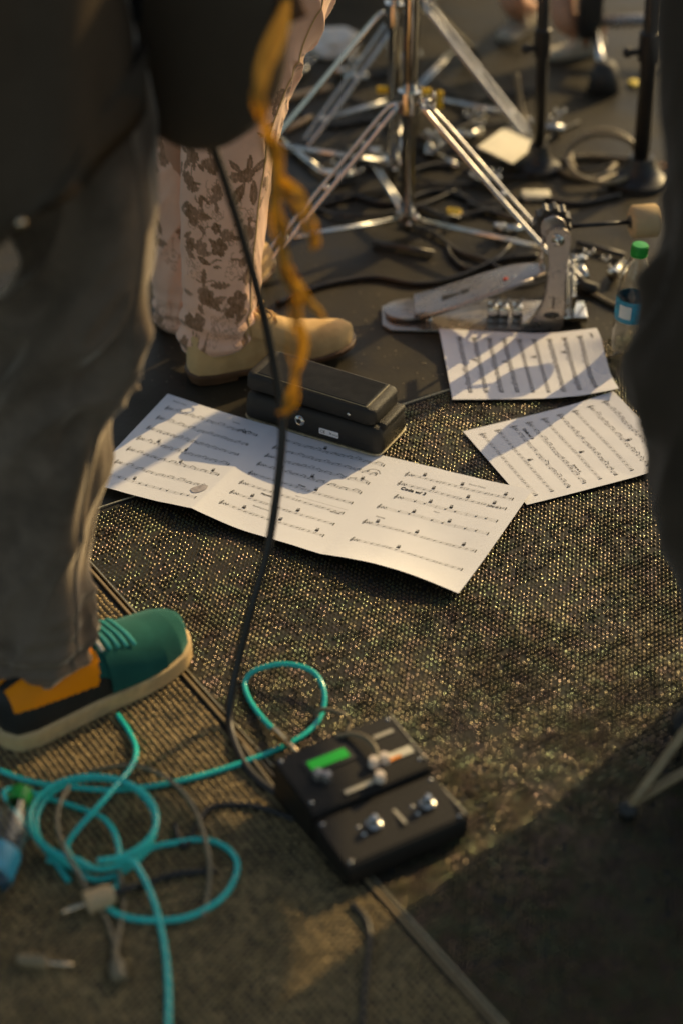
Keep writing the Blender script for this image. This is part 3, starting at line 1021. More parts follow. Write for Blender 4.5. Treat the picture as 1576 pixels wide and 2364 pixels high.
# ================================================================== TROUSERS
def leg_cloth(joints, radii, n_t=150, n_a=96, fold=0.006, seed=0.0, squash=(1.0, 1.0), knee=None, hem_flare=0.0, crisp=3.0, vstretch=16.0, cuff_bunch=0.0, facet=None, gather=0.0):
    """cloth tube through joints (top to bottom).  returns verts grid (n_t, n_a, 3), radius grid"""
    J = np.array(joints, float)
    seg = np.concatenate([[0], np.cumsum(np.linalg.norm(np.diff(J, axis=0), axis=1))])
    C = catmull(J, 30)
    cs = np.concatenate([[0], np.cumsum(np.linalg.norm(np.diff(C, axis=0), axis=1))])
    s = np.linspace(0, cs[-1], n_t)
    ctr = np.stack([np.interp(s, cs, C[:, q]) for q in range(3)], -1)
    rad = np.interp(s, seg / seg[-1] * cs[-1], radii)
    # smooth radius
    kk = np.ones(9) / 9
    rad = np.convolve(np.pad(rad, 4, mode='edge'), kk, 'valid')
    T = np.gradient(ctr, axis=0)
    T /= np.linalg.norm(T, axis=1)[:, None]
    th = np.arange(n_a) * 2 * math.pi / n_a
    X = np.array([1.0, 0, 0])
    grid = np.zeros((n_t, n_a, 3)); rg = np.zeros((n_t, n_a))
    for i in range(n_t):
        e1 = X - T[i] * (X @ T[i]); e1 /= np.linalg.norm(e1)
        e2 = np.cross(e1, T[i])
        if e2[1] < 0: e2 = -e2
        frac = i / (n_t - 1)
        z = s[i]
        amp = fold
        if knee is not None:
            amp *= 0.45 + 1.1 * math.exp(-((frac - knee) / 0.12) ** 2)
        amp *= 1 + cuff_bunch * math.exp(-((1 - frac) / 0.10) ** 2)
        for k, a in enumerate(th):
            ca, sa = math.cos(a), math.sin(a)
            q = noise.noise((ca * 0.9 + seed, sa * 0.9, z * vstretch + 1.3 * math.sin(a + seed) + seed))
            rdg = (1 - abs(q)) ** crisp
            q2 = noise.noise((ca * 2.0 + seed + 9, sa * 2.0, z * vstretch * 0.55 + 2.0 * a / 6.28))
            q3 = noise.noise((ca * 0.8 + seed + 20, sa * 0.8, z * 5))
            d = amp * (rdg - 0.5) * 1.2 + amp * 0.7 * q2 + 0.006 * q3
            if gather:
                lo = s[-1] - z
                d += gather * math.exp(-(lo / 0.055) ** 2) * math.sin(lo * 2 * math.pi / 0.026 + 1.6 * math.sin(a + 0.7) + 2.0 * q3)
            rr_ = rad[i] + d + hem_flare * max(0, frac - 0.93) / 0.07
            if facet:
                rr_ *= 1 - facet[1] * math.cos(4 * (a - facet[0]))
            rg[i, k] = rad[i]
            grid[i, k] = ctr[i] + e1 * ca * rr_ * squash[0] + e2 * sa * rr_ * squash[1]
    return grid, rg, s, th

def grid_mesh(grid, thick=0.0):
    nt_, na_ = grid.shape[:2]
    V = grid.reshape(-1, 3)
    F = [[i * na_ + k, (i + 1) * na_ + k, (i + 1) * na_ + (k + 1) % na_, i * na_ + (k + 1) % na_] for i in range(nt_ - 1) for k in range(na_)]
    # turn the hem inwards so that the opening has depth
    c = grid[-1].mean(0)
    inner = grid[-1] * 0.93 + c * 0.07 + np.array([0, 0, 0.002])
    inner2 = grid[-4] * 0.90 + grid[-4].mean(0) * 0.10
    b = len(V)
    V = np.concatenate([V, inner, inner2])
    l = (nt_ - 1) * na_
    for k in range(na_):
        k2 = (k + 1) % na_
        F.append([l + k, b + k, b + k2, l + k2])
        F.append([b + k, b + na_ + k, b + na_ + k2, b + k2])
    return V, F

def skin_body(parent, joints, edges, name='body', m=None):
    """one continuous figure grown over a skeleton; joints: {key: (xyz, radius)}"""
    keys = list(joints)
    org = ORG[parent.name]
    me = bpy.data.meshes.new(name)
    me.from_pydata([tuple(np.array(joints[k][0]) - org) for k in keys], [(keys.index(a), keys.index(b)) for a, b in edges], [])
    o = bpy.data.objects.new(name, me)
    COL.objects.link(o)
    o.parent = parent
    o.modifiers.new('skin', 'SKIN')
    sub = o.modifiers.new('sub', 'SUBSURF')
    sub.levels = sub.render_levels = 2
    o.modifiers['skin'].use_smooth_shade = True
    for i, k in enumerate(keys):
        r_ = joints[k][1]
        sv = me.skin_vertices[0].data[i]
        sv.radius = (r_, r_) if np.isscalar(r_) else r_
        sv.use_root = (i == 0)
    me.materials.append(m or M['skin'])
    return o

def add_attr(o, name, vals):
    a = o.data.attributes.new(name, 'FLOAT', 'POINT')
    a.data.foreach_set('value', np.asarray(vals, np.float32))

# ---- floral print drawn in cloth coordinates (u round the leg, v along it)
def floral_mask(u, v, motifs):
    m = np.zeros_like(u)
    for kind, cu, cv, r_, ang, dens in motifs:
        du, dv = u - cu, v - cv
        near = (np.abs(du) < r_ * 2.6) & (np.abs(dv) < r_ * 2.6)
        if not near.any():
            continue
        a = np.arctan2(dv, du) - ang
        d = np.hypot(du, dv)
        if kind == 'flower':
            pr = r_ * (0.62 + 0.38 * np.abs(np.cos(a * 2.5)) ** 0.6)
            inside = (d < pr)
            core = (d < r_ * 0.2)
            vein = (np.abs(np.sin(a * 2.5)) < 0.10) & (d > r_ * 0.25) & (d < pr * 0.8)
            val = np.where(inside, dens, 0) * np.where(core, 0.75, 1) * np.where(vein, 0.72, 1)
        elif kind == 'outline':
            pr = r_ * (0.60 + 0.40 * np.abs(np.cos(a * 2.5)) ** 0.6)
            val = np.where(np.abs(d - pr) < 0.00075, dens, 0)
            val = np.maximum(val, np.where(np.abs(d - r_ * 0.22) < 0.0007, dens, 0))
            val = np.maximum(val, np.where((np.abs(np.sin(a * 2.5)) < 0.10) & (d < r_ * 0.55) & (d > r_ * .2), dens * 0.7, 0))
        elif kind == 'leaf':
            x_ = (du * math.cos(ang) + dv * math.sin(ang)) / r_
            y_ = (-du * math.sin(ang) + dv * math.cos(ang)) / r_
            wdt = 0.34 * np.clip(1 - x_ ** 2, 0, 1) ** 0.8 * (1 - 0.25 * x_)
            inside = (np.abs(x_) < 1) & (np.abs(y_) < wdt)
            val = np.where(inside, dens, 0) * np.where(np.abs(y_) < 0.035, 0.7, 1)
        elif kind == 'frond':
            x_ = (du * math.cos(ang) + dv * math.sin(ang)) / r_
            y_ = (-du * math.sin(ang) + dv * math.cos(ang)) / r_
            wdt = 0.40 * np.clip(1 - x_ ** 2, 0, 1) ** 0.7 * (0.45 + 0.55 * np.abs(np.cos(x_ * 7)))
            val = np.where((np.abs(x_) < 1) & (np.abs(y_) < wdt), dens, 0)
        else:                                   # stem
            x_ = (du * math.cos(ang) + dv * math.sin(ang)) / r_
            y_ = (-du * math.sin(ang) + dv * math.cos(ang)) / r_
            val = np.where((np.abs(x_) < 1) & (np.abs(y_ - 0.25 * np.sin(x_ * 2.6)) < 0.0013 / r_), dens, 0)
        m = np.maximum(m, np.where(near, val, 0))
    return m

def bouquet(cu, cv, sc, seed):
    g = random.Random(seed)
    out = []
    for k in range(g.choice((3, 4))):
        a = g.uniform(0, 6.28); q = g.uniform(0.2, 0.9) * 0.020 * sc
        out.append(('flower', cu + q * math.cos(a), cv + q * math.sin(a), g.uniform(0.010, 0.015) * sc, g.uniform(0, 6), g.uniform(0.8, 1)))
    for k in range(g.choice((3, 4, 5))):
        a = g.uniform(0, 6.28); q = g.uniform(0.022, 0.032) * sc
        out.append((g.choice(('leaf', 'leaf', 'frond')), cu + q * math.cos(a), cv + q * math.sin(a), g.uniform(0.010, 0.016) * sc, a + g.uniform(-.5, .5), g.uniform(0.75, 1)))
    out.append(('stem', cu + 0.01 * sc, cv - 0.022 * sc, 0.018 * sc, g.uniform(0, 3), 0.9))
    return out
def sketch(cu, cv, sc, seed):
    g = random.Random(seed)
    out = [('outline', cu, cv, 0.013 * sc, g.uniform(0, 6), 0.6)]
    for k in range(3):
        a = g.uniform(0, 6.28)
        out.append(('outline', cu + 0.020 * sc * math.cos(a), cv + 0.020 * sc * math.sin(a), g.uniform(0.006, 0.010) * sc, g.uniform(0, 6), 0.55))
    out.append(('stem', cu, cv - 0.022 * sc, 0.016 * sc, g.uniform(1, 2), 0.5))
    return out

# ------------------------------------------------------------------ person in floral trousers
hR = G(436, 884)
tR = G(818, 812)
yawR = math.atan2(tR[1] - hR[1], tR[0] - hR[0])
pf = thing('person', (-0.2, 2.87, 0), 'person in pink floral trousers and tan suede shoes', 'person')
tan_shoe(pf, (hR[0], hR[1] + 0.012), yawR, 0.288)
hL = np.array([-0.288, 2.985]); yawL = R(58)
tan_shoe(pf, hL, yawL, 0.288)
d_r = np.array([math.cos(yawR), math.sin(yawR)])
ankR = np.array([hR[0], hR[1]]) + d_r * 0.062 + np.array([-d_r[1], d_r[0]]) * 0.02
def leg_pts(list_px):
    return [D(a, b, Y) for a, b, Y in list_px]
jr = [np.array([-0.02, 3.03, 0.95]), D(640, -60, 2.95), D(578, 110, 2.93), D(536, 290, 2.91), D(522, 420, 2.90), D(514, 560, 2.89), D(512, 670, 2.885), D(501, 756, 2.88)]
rr_ = [0.105, 0.098, 0.090, 0.079, 0.072, 0.067, 0.064, 0.067]
gridR, rgR, sR, thR = leg_cloth(jr, rr_, 460, 240, 0.0055, 3.3, (1.0, 1.0), knee=0.46, crisp=3.0, vstretch=15, cuff_bunch=0.2, facet=(R(-12), 0.05), gather=0.0045)
# cuff sags over the shoe: pull the back of the hem down
for i in range(400, 460):
    f_ = ((i - 400) / 59) ** 2
    for k in range(240):
        back = 0.5 - 0.5 * (math.cos(thR[k]) * d_r[0] + math.sin(thR[k]) * d_r[1])
        gridR[i, k, 2] -= f_ * (0.042 * back - 0.004)
def floral_leg(name, grid, th, s, rad_u, motifs, parent):
    nt_, na_ = grid.shape[:2]
    a = (np.where(th > math.pi / 2, th - 2 * math.pi, th) + math.pi / 2)
    u = np.repeat((a * rad_u)[None], nt_, 0).ravel()
    v = np.repeat(s[:, None], na_, 1).ravel()
    m = floral_mask(u, -v, [(k_, cu, -cv, r_, an, de) for k_, cu, cv, r_, an, de in motifs])
    V, F = grid_mesh(grid)
    o = put(name, (V, F), M['floral'], parent)
    add_attr(o, 'print', np.concatenate([m, np.zeros(len(V) - len(m))]))
    return o
def s_at(grid, s, py):                     # cloth distance where the leg passes picture row py
    c = grid.mean(1)
    d = c - np.array([0, 0, CAM_H])
    fz = d[:, 1] * math.cos(PITCH) - d[:, 2] * math.sin(PITCH)
    fy = -d[:, 1] * math.sin(PITCH) - d[:, 2] * math.cos(PITCH)
    yy = IH / 2 + fy / fz * FPX
    return float(np.interp(py, yy, s))
mo = []
LS = lambda py: s_at(gridR, sR, py)
U = lambda px, c=518: math.asin(max(-0.98, min(0.98, (px - c) / 100.0))) * 0.072
mo += [('flower', U(560), LS(365), 0.014, 0.3, 0.95), ('leaf', U(548), LS(410), 0.024, 1.2, 1.0), ('leaf', U(580), LS(408), 0.024, 1.75, 1.0), ('leaf', U(588), LS(342), 0.022, 0.5, 0.95),
       ('leaf', U(563), LS(335), 0.014, 1.6, 0.95), ('leaf', U(535), LS(345), 0.013, 2.4, 0.9), ('flower', U(540), LS(370), 0.010, 0.9, 0.85), ('leaf', U(600), LS(440), 0.013, 1.0, 0.9)]
mo += sketch(U(482), LS(447), 1.15, 4) + sketch(U(470), LS(490), 0.8, 5) + sketch(U(555), LS(455), 0.9, 15)
mo += [('flower', U(513), LS(537), 0.016, 0.2, 1), ('flower', U(505), LS(495), 0.010, 0.7, 1), ('flower', U(530), LS(508), 0.012, 1.7, 0.85), ('stem', U(500), LS(570), 0.016, 0.1, 1), ('leaf', U(511), LS(580), 0.008, 0.1, 1), ('leaf', U(478), LS(572), 0.014, -0.4, 1)]
mo += bouquet(U(462), LS(540), 0.95, 31) + bouquet(U(470), LS(650), 1.15, 32) + bouquet(U(578), LS(560), 0.7, 36)
mo += [('frond', U(518), LS(620), 0.018, 0.15, 0.9), ('frond', U(476), LS(608), 0.016, 1.5, 0.9), ('flower', U(560), LS(655), 0.019, 0.4, 0.95), ('flower', U(570), LS(685), 0.012, 1.2, 0.95), ('leaf', U(505), LS(668), 0.015, -0.5, 0.95)]
mo += sketch(U(545), LS(590), 0.9, 6) + sketch(U(530), LS(705), 0.9, 7) + sketch(U(560), LS(725), 0.8, 8) + bouquet(U(590), LS(745), 0.6, 41) + bouquet(U(480), LS(775), 0.8, 42) + bouquet(U(450), LS(770), 0.7, 43)
mo += bouquet(U(450), LS(330), 0.8, 44) + bouquet(U(480), LS(350), 0.7, 45) + bouquet(U(600), LS(180), 0.9, 46) + bouquet(U(610), LS(80), 0.8, 47) + bouquet(U(590), LS(260), 0.7, 48)
gg = random.Random(5)
for px_, py_, sc_, kd in ((455, 470, .8, 0), (520, 400, .8, 1), (495, 420, .7, 0), (575, 500, .8, 0), (545, 520, .6, 1), (450, 600, .8, 1), (590, 610, .8, 0), (545, 690, .6, 0), (460, 715, .9, 0), (510, 740, .7, 1), (600, 690, .7, 0), (440, 400, .8, 0), (595, 480, .7, 1), (605, 400, .8, 0)):
    mo += (sketch if kd else bouquet)(U(px_), LS(py_), sc_, 500 + px_)
for k in range(26):
    au = gg.uniform(0.115, 0.33)
    mo += (bouquet if gg.random() < .6 else sketch)(au, gg.uniform(0, sR[-1]), gg.uniform(.7, 1.1), 100 + k)
fl_ = floral_leg('trouser_leg', gridR, thR, sR, 0.072, mo, pf)
kk_ = int((2 * math.pi - R(40)) / (2 * math.pi) * 240)
cj = gridR.mean(1)
sm_l = [gridR[i, kk_] + (gridR[i, kk_] - cj[i]) / np.linalg.norm(gridR[i, kk_] - cj[i]) * 0.0004 for i in range(0, 456, 4)]
put('side_seam', tube(np.array(sm_l), 0.0016, 6), M['suede'], fl_)
# inseam stitching line on the right of the near leg
# other leg
jl = [np.array([-0.10, 3.06, 0.95]), D(455, 60, 3.07), D(432, 250, 3.05), D(428, 400, 3.04), D(432, 560, 3.035), D(438, 660, 3.03), D(440, 745, 3.03)]
rl_ = [0.100, 0.090, 0.074, 0.066, 0.062, 0.060, 0.058]
gridL, rgL, sL, thL = leg_cloth(jl, rl_, 360, 170, 0.007, 7.9, (1, 1), knee=0.5, vstretch=15, cuff_bunch=0.2, gather=0.0045)
mo = []
for k in range(46):
    mo += (bouquet if gg.random() < .65 else sketch)(gg.uniform(-0.18, 0.2), gg.uniform(0.15, sL[-1]), gg.uniform(.7, 1.1), 300 + k)
floral_leg('trouser_leg', gridL, thL, sL, 0.066, mo, pf)
hipc = np.array([-0.06, 3.05, 0.98])
skin_body(pf, {'pelvis': (hipc, 0.12), 'chest': (hipc + [0.02, 0.03, 0.38], 0.13), 'neck': (hipc + [0.04, 0.03, 0.55], 0.05), 'head': (hipc + [0.06, 0.03, 0.70], 0.09),
               'kr': (D(536, 290, 2.91), 0.052), 'ar': (np.array([ankR[0], ankR[1], 0.10]), 0.034), 'kl': (D(432, 250, 3.0), 0.05), 'al': (np.array([hL[0] + 0.03, hL[1] + 0.05, 0.10]), 0.034)},
          [('pelvis', 'chest'), ('chest', 'neck'), ('neck', 'head'), ('pelvis', 'kr'), ('kr', 'ar'), ('pelvis', 'kl'), ('kl', 'al')])
put('shirt', loft([[(hipc[0] + math.cos(a) * r_ * 1.25, hipc[1] + math.sin(a) * r_, z_) for a in np.arange(24) * math.pi / 12] for z_, r_ in ((0.88, 0.165), (1.05, 0.155), (1.25, 0.165), (1.40, 0.15), (1.50, 0.07))]), M['shirt'], pf)

# ------------------------------------------------------------------ person in grey jeans with the guitar
heel = G(24, 1712)
toe = G(428, 1545)
yawS = R(36)
pj = thing('person', (-0.37, 2.0, 0), 'person in baggy grey jeans wearing a teal and orange sneaker', 'person')
sneaker(pj, G(4, 1716)[:2], R(41), 0.290)
h2 = np.array([-0.60, 2.18])
sneaker(pj, h2, R(50), 0.300)
ji = [np.array([-0.36, 2.06, 0.98]), D(185, 330, 2.07), D(205, 560, 2.07), D(185, 700, 2.06), D(140, 880, 2.05), D(112, 1060, 2.04), D(92, 1240, 2.03), D(84, 1360, 2.02), D(92, 1450, 2.01), D(88, 1512, 2.0)]
ri_ = [0.115, 0.078, 0.080, 0.078, 0.074, 0.072, 0.068, 0.066, 0.068, 0.062]
gridJ, _, sJ, thJ = leg_cloth(ji, ri_, 300, 130, 0.019, 1.7, (1, 1), knee=0.52, crisp=2.0, vstretch=11, cuff_bunch=0.9, facet=(R(-16), 0.065), gather=0.004)
dj = np.array([math.cos(R(40)), math.sin(R(40))])
for i in range(240, 300):
    f_ = ((i - 240) / 59) ** 2
    for k in range(130):
        back = 0.5 - 0.5 * (math.cos(thJ[k]) * dj[0] + math.sin(thJ[k]) * dj[1])
        gridJ[i, k, 2] -= f_ * (0.050 * back - 0.012)
jl_ = put('jeans_leg', grid_mesh(gridJ), M['jeans'], pj)
kk_ = int((2 * math.pi - R(38)) / (2 * math.pi) * 130)
cj = gridJ.mean(1)
sm_l = [gridJ[i, kk_] + (gridJ[i, kk_] - cj[i]) / np.linalg.norm(gridJ[i, kk_] - cj[i]) * 0.0006 for i in range(0, 300, 3)]
put('side_seam', tube(np.array(sm_l), 0.0022, 6), M['jeans'], jl_)
jk_ = [np.array([-0.47, 2.15, 0.98]), np.array([-0.54, 2.24, 0.70]), np.array([-0.55, 2.27, 0.50]), np.array([-0.555, 2.25, 0.30]), np.array([-0.56, 2.24, 0.12]), np.array([-0.56, 2.24, 0.06])]
gridK, _, sK, thK = leg_cloth(jk_, [0.115, 0.09, 0.084, 0.08, 0.078, 0.076], 200, 90, 0.011, 5.7, knee=0.45, crisp=2.4, vstretch=11)
put('jeans_leg', grid_mesh(gridK), M['jeans'], pj)
th_ = np.arange(64) * 2 * math.pi / 64
rings = []
for z_, r_ in ((0.760, 0.190), (0.772, 0.200), (0.80, 0.197), (0.83, 0.200), (0.86, 0.193), (0.90, 0.194), (0.95, 0.186), (1.0, 0.188), (1.10, 0.18), (1.30, 0.185), (1.42, 0.165), (1.50, 0.07)):
    rings.append([(-0.405 + math.cos(a) * r_ * 0.9 * (1 + 0.05 * math.sin(5 * a + z_ * 9) + 0.07 * noise.noise((math.cos(a) * 3, math.sin(a) * 3, z_ * 6))), 2.03 + math.sin(a) * r_ * 0.92 * (1 + 0.06 * math.sin(7 * a - z_ * 7)), z_ + 0.02 * math.sin(2 * a + 1) + (0.13 * math.cos(a) - 0.03 if z_ < 0.8 else 0)) for a in th_])
put('jacket', loft(rings), M['shirt'], pj)
put('brass_button', ball(D(48, 514, 1.86), 0.006, 8, (1, 1, 1)), M['brass'], pj)
pc = np.array([-0.43, 2.08, 0.98])
skin_body(pj, {'pelvis': (pc, 0.085), 'chest': (pc + [0, 0, 0.36], 0.13), 'neck': (pc + [0.02, 0.01, 0.54], 0.05), 'head': (pc + [0.05, 0.03, 0.70], 0.09),
               'kr': (D(185, 690, 2.06), 0.04), 'sh': (D(100, 1150, 2.035), 0.036), 'ar': (D(74, 1530, 2.0), 0.03), 'hl': ((-0.485, 2.165, 0.88), 0.055), 'kl': ((-0.55, 2.265, 0.5), 0.04), 'al': ((-0.56, 2.24, 0.10), 0.03),
               'sr': (pc + [0.13, -0.12, 0.44], 0.055), 'er': (pc + [0.26, -0.14, 0.26], 0.045), 'wr': (pc + [0.30, 0.06, 0.22], 0.03),
               'sl': (pc + [-0.13, 0.12, 0.44], 0.055), 'el': (pc + [-0.12, 0.26, 0.24], 0.045), 'wl': (pc + [-0.05, 0.38, 0.30], 0.03)},
          [('pelvis', 'chest'), ('chest', 'neck'), ('neck', 'head'), ('pelvis', 'kr'), ('kr', 'sh'), ('sh', 'ar'), ('pelvis', 'hl'), ('hl', 'kl'), ('kl', 'al'), ('chest', 'sr'), ('sr', 'er'), ('er', 'wr'), ('chest', 'sl'), ('sl', 'el'), ('el', 'wl')], m=M['jeans'])

# ------------------------------------------------------------------ guitar
gc = D(282, -40, 2.18)
gt = thing('electric_guitar', gc, 'dark electric guitar hanging at the hip of the person in jeans', 'guitar')
go = [(0.215, 0.00), (0.205, 0.075), (0.165, 0.132), (0.10, 0.160), (0.03, 0.150), (-0.03, 0.120), (-0.09, 0.120), (-0.15, 0.140), (-0.205, 0.125), (-0.215, 0.085), (-0.17, 0.055), (-0.15, 0.02),
      (-0.155, -0.03), (-0.20, -0.07), (-0.225, -0.11), (-0.20, -0.140), (-0.14, -0.135), (-0.08, -0.120), (-0.02, -0.125), (0.04, -0.155), (0.11, -0.165), (0.17, -0.135), (0.207, -0.075)]
go = catmull(np.array(go), 6, True)
ga = R(-32)
ax_ = np.array([math.cos(ga), math.sin(ga), -0.10]); ax_ /= np.linalg.norm(ax_)
az_ = np.array([0, 0, 1.0]); az_ -= ax_ * (az_ @ ax_); az_ /= np.linalg.norm(az_)
an_ = np.cross(ax_, az_)
GM = np.stack([ax_, az_, an_], 1)
gx_ = lambda vf: xf(vf, GM, gc)
put('body', gx_(prism([tuple(q) for q in go], -0.022, 0.022, 0.009, 3)), M['guitar'], gt, auto=40)
put('neck', gx_(box(0.62, 0.052, 0.022, (-0.46, 0, 0.012), 0.008, 3)), M['maple'], gt, auto=40)
put('headstock', gx_(box(0.16, 0.075, 0.016, (-0.85, 0.01, 0.010), 0.01, 3)), M['maple'], gt, auto=40)
put('back_plate', gx_(prism(rrect(0.09, 0.06, 0.01), 0.0222, 0.0240)), M['rubber'], gt, smooth=False)
put('strap_button', gx_(xf(lathe([(0.0001, 0.012), (0.008, 0.012), (0.008, 0.010), (0.004, 0.008), (0.004, 0.0)], 12), [[0, 0, 1], [1, 0, 0], [0, 1, 0]], (0.212, 0.02, 0))), M['chrome'], gt)
endp = gc + GM @ np.array([0.222, 0.02, 0])
sp_ = [endp, endp + [-0.04, 0.0, 0.10], endp + [-0.12, -0.03, 0.26], endp + [-0.20, -0.05, 0.48], endp + [-0.25, 0.0, 0.66]]
put('shoulder_strap', tube(catmull(np.array(sp_), 10), 0.024, 10, flat=0.12, up=(0, 1, 0)), M['strap'], gt)
# frayed orange strap tail hanging from the strap button
rb1 = [endp + [0, 0.0, 0.03], D(600, 200, 1.86), D(612, 285, 1.87), D(636, 390, 1.88), D(642, 500, 1.88), D(662, 620, 1.87), D(690, 720, 1.86), D(690, 840, 1.85), D(662, 935, 1.84), D(652, 962, 1.84)]
rb2 = [D(640, 395, 1.89), D(668, 455, 1.90), D(705, 515, 1.90), D(732, 572, 1.90)]
rb3 = [D(655, 600, 1.88), D(700, 670, 1.89), D(748, 735, 1.89)]
ot = thing('strap_tail', endp, 'frayed orange strap tail dangling beneath the dark guitar', 'strap')
def band(p, wid, seed, spread, tw):
    p = catmull(np.array(p), 16)
    n_ = len(p)
    V, F = [], []
    for i in range(n_):
        t_ = p[min(i + 1, n_ - 1)] - p[max(i - 1, 0)]
        t_ /= np.linalg.norm(t_)
        ph = tw * i / n_ + 0.9 * noise.noise((i * 0.05, seed, 1.0))
        side = np.array([math.cos(ph), math.sin(ph), 0.0])
        side -= t_ * (side @ t_)
        side /= np.linalg.norm(side)
        nr = np.cross(t_, side)
        off = np.array([noise.noise((i * 0.06, seed, 4)), noise.noise((i * 0.06, seed, 9)), 0]) * spread
        w_ = wid * (0.8 + 0.35 * noise.noise((i * 0.11, seed, 6))) * (1.0 if i < n_ - 6 else 0.4 + 0.1 * (n_ - i))
        c_ = p[i] + off
        for a_, b_ in ((-1, -1), (-0.5, 0.8), (0.5, -0.8), (1, 1), (1, 0.2), (0.5, -1.6), (-0.5, 0.0), (-1, -1.8)):
            V.append(c_ + side * w_ * a_ + nr * 0.0009 * b_)
    for i in range(n_ - 1):
        for k in range(8):
            F.append([i * 8 + k, i * 8 + (k + 1) % 8, (i + 1) * 8 + (k + 1) % 8, (i + 1) * 8 + k])
    return np.array(V), F
for q, wid, k0, cnt in ((rb1, 0.0050, 1.0, 4), (rb2, 0.0050, 5.0, 3), (rb3, 0.0042, 8.0, 3)):
    for k in range(cnt):
        cut = q if k == 0 else q[:len(q) - (1 if len(q) > 5 and k == 2 else 0)]
        put('frayed_strip', band(cut, wid, k0 + 1.7 * k, 0.020 if k else 0.005, 1.4 + 0.9 * k), M['ribbon'], ot)
# black instrument cable from the guitar to the floor
cz = 0.0075
gcab = [gc + GM @ np.array([0.12, -0.155, 0.0]), D(492, 340, 2.15), D(540, 480, 2.15), D(590, 650, 2.14), D(625, 800, 2.13), D(650, 950, 2.11), D(648, 1060, 2.09), D(622, 1250, 2.06), D(582, 1400, 2.03), D(545, 1550, 2.0), G(530, 1660, cz + .004), G(552, 1740, cz), G(590, 1795, cz), G(650, 1838, cz), G(700, 1852, 0.012), G(770, 1852, 0.02)]
put('guitar_cable', tube(catmull(np.array(gcab), 14), 0.0056, 10), M['cable'], label='black cable hanging from the dark guitar down to the floor', cat='cable', origin=G(530, 1660))

# ------------------------------------------------------------------ person in black at the side
pk = thing('person', (0.56, 2.03, 0), 'person in loose black trousers standing beside the sheet music', 'person')
jx = [np.array([0.40, 2.02, 1.20]), D(1730, -40, 1.98), D(1735, 300, 1.97), D(1725, 540, 1.96), D(1690, 700, 1.95), D(1655, 850, 1.95), D(1675, 1000, 1.95), D(1668, 1170, 1.97), D(1716, 1320, 1.99), D(1760, 1450, 2.01), D(1790, 1570, 2.03), D(1800, 1620, 2.04)]
gridX, _, sX, thX = leg_cloth(jx, [0.105, 0.094, 0.092, 0.092, 0.093, 0.094, 0.088, 0.086, 0.082, 0.078, 0.076, 0.075], 200, 90, 0.012, 2.9, knee=0.5, crisp=2.5, vstretch=10)
put('trouser_leg', grid_mesh(gridX), M['blacktrouser'], pk)
jy = [np.array([0.58, 2.05, 1.15]), np.array([0.64, 2.06, 0.75]), np.array([0.66, 2.04, 0.5]), np.array([0.68, 2.06, 0.25]), np.array([0.69, 2.07, 0.07])]
gridY, _, sY, thY = leg_cloth(jy, [0.11, 0.095, 0.088, 0.08, 0.078], 120, 70, 0.012, 4.9, knee=0.5, crisp=2.5, vstretch=10)
put('trouser_leg', grid_mesh(gridY), M['blacktrouser'], pk)
put('shirt', loft([[(0.52 + math.cos(a) * r_ * 1.2, 2.05 + math.sin(a) * r_ * 0.85, z_) for a in np.arange(24) * math.pi / 12] for z_, r_ in ((1.02, 0.185), (1.15, 0.18), (1.35, 0.185), (1.5, 0.17), (1.58, 0.07))]), M['shirt'], pk)
xc = np.array([0.52, 2.05, 1.08])
skin_body(pk, {'pelvis': (xc, 0.12), 'chest': (xc + [0, 0, 0.36], 0.13), 'neck': (xc + [0, 0, 0.54], 0.05), 'head': (xc + [0, 0.02, 0.68], 0.09), 'kr': (D(1620, 840, 1.96), 0.05), 'ar': (D(1795, 1600, 2.03), 0.034), 'kl': ((0.66, 2.04, 0.5), 0.05), 'al': ((0.69, 2.07, 0.10), 0.034)},
          [('pelvis', 'chest'), ('chest', 'neck'), ('neck', 'head'), ('pelvis', 'kr'), ('kr', 'ar'), ('pelvis', 'kl'), ('kl', 'al')])
fx = G(1800, 1660)
tan_like = frame(R(200), (fx[0] + 0.10, fx[1] + 0.03, 0))
put('shoe', tan_like(loft(shoe_upper(0.27, TAN, 0.014, 24, 20))), M['blackleather'], pk, auto=60)
put('shoe', frame(R(230), (0.75, 2.16, 0))(loft(shoe_upper(0.27, TAN, 0.014, 24, 20))), M['blackleather'], pk, auto=60)

# ------------------------------------------------------------------ kick drum pedal
Yk = 2.99
kb = G(1090, 752)
kp = thing('kick_drum_pedal', (kb[0], 3.03, 0), 'silver kick drum pedal behind the sideways music sheet', 'drum pedal')
def extr(px_outline, Y0, Y1, m, name, parent, bev=0.0015):
    o = [D(a, b, Y0) for a, b in px_outline]
    bm = bmesh.new()
    vs = [bm.verts.new((q[0], Y0, q[2])) for q in o]
    f = bm.faces.new(vs)
    r = bmesh.ops.extrude_face_region(bm, geom=[f])
    for e in r['geom']:
        if isinstance(e, bmesh.types.BMVert):
            e.co.y = Y1
    bmesh.ops.recalc_face_normals(bm, faces=bm.faces[:])
    bmesh.ops.bevel(bm, geom=[e for e in bm.edges if abs(e.verts[0].co.y - e.verts[1].co.y) < 1e-6], offset=bev, segments=2, affect='EDGES')
    return put(name, bm2(bm), m, parent, auto=40)
po = catmull(np.array([(1197, 763), (1222, 743), (1245, 713), (1257, 685), (1264, 640), (1266, 595), (1259, 560), (1262, 540), (1278, 527), (1300, 530), (1316, 548), (1312, 590), (1305, 640), (1302, 690), (1300, 735), (1293, 761), (1245, 766)]), 4, True)
post = extr(po, Yk, Yk + 0.014, M['castmetal'], 'upright', kp, 0.002)
put('bolt_recess', xf(lathe([(0.0001, 0.0015), (0.012, 0.0015), (0.014, 0)], 20), [[1, 0, 0], [0, 0, -1], [0, 0.45, 0]], D(1272, 728, Yk - 0.0003)), M['darkmetal'], post)
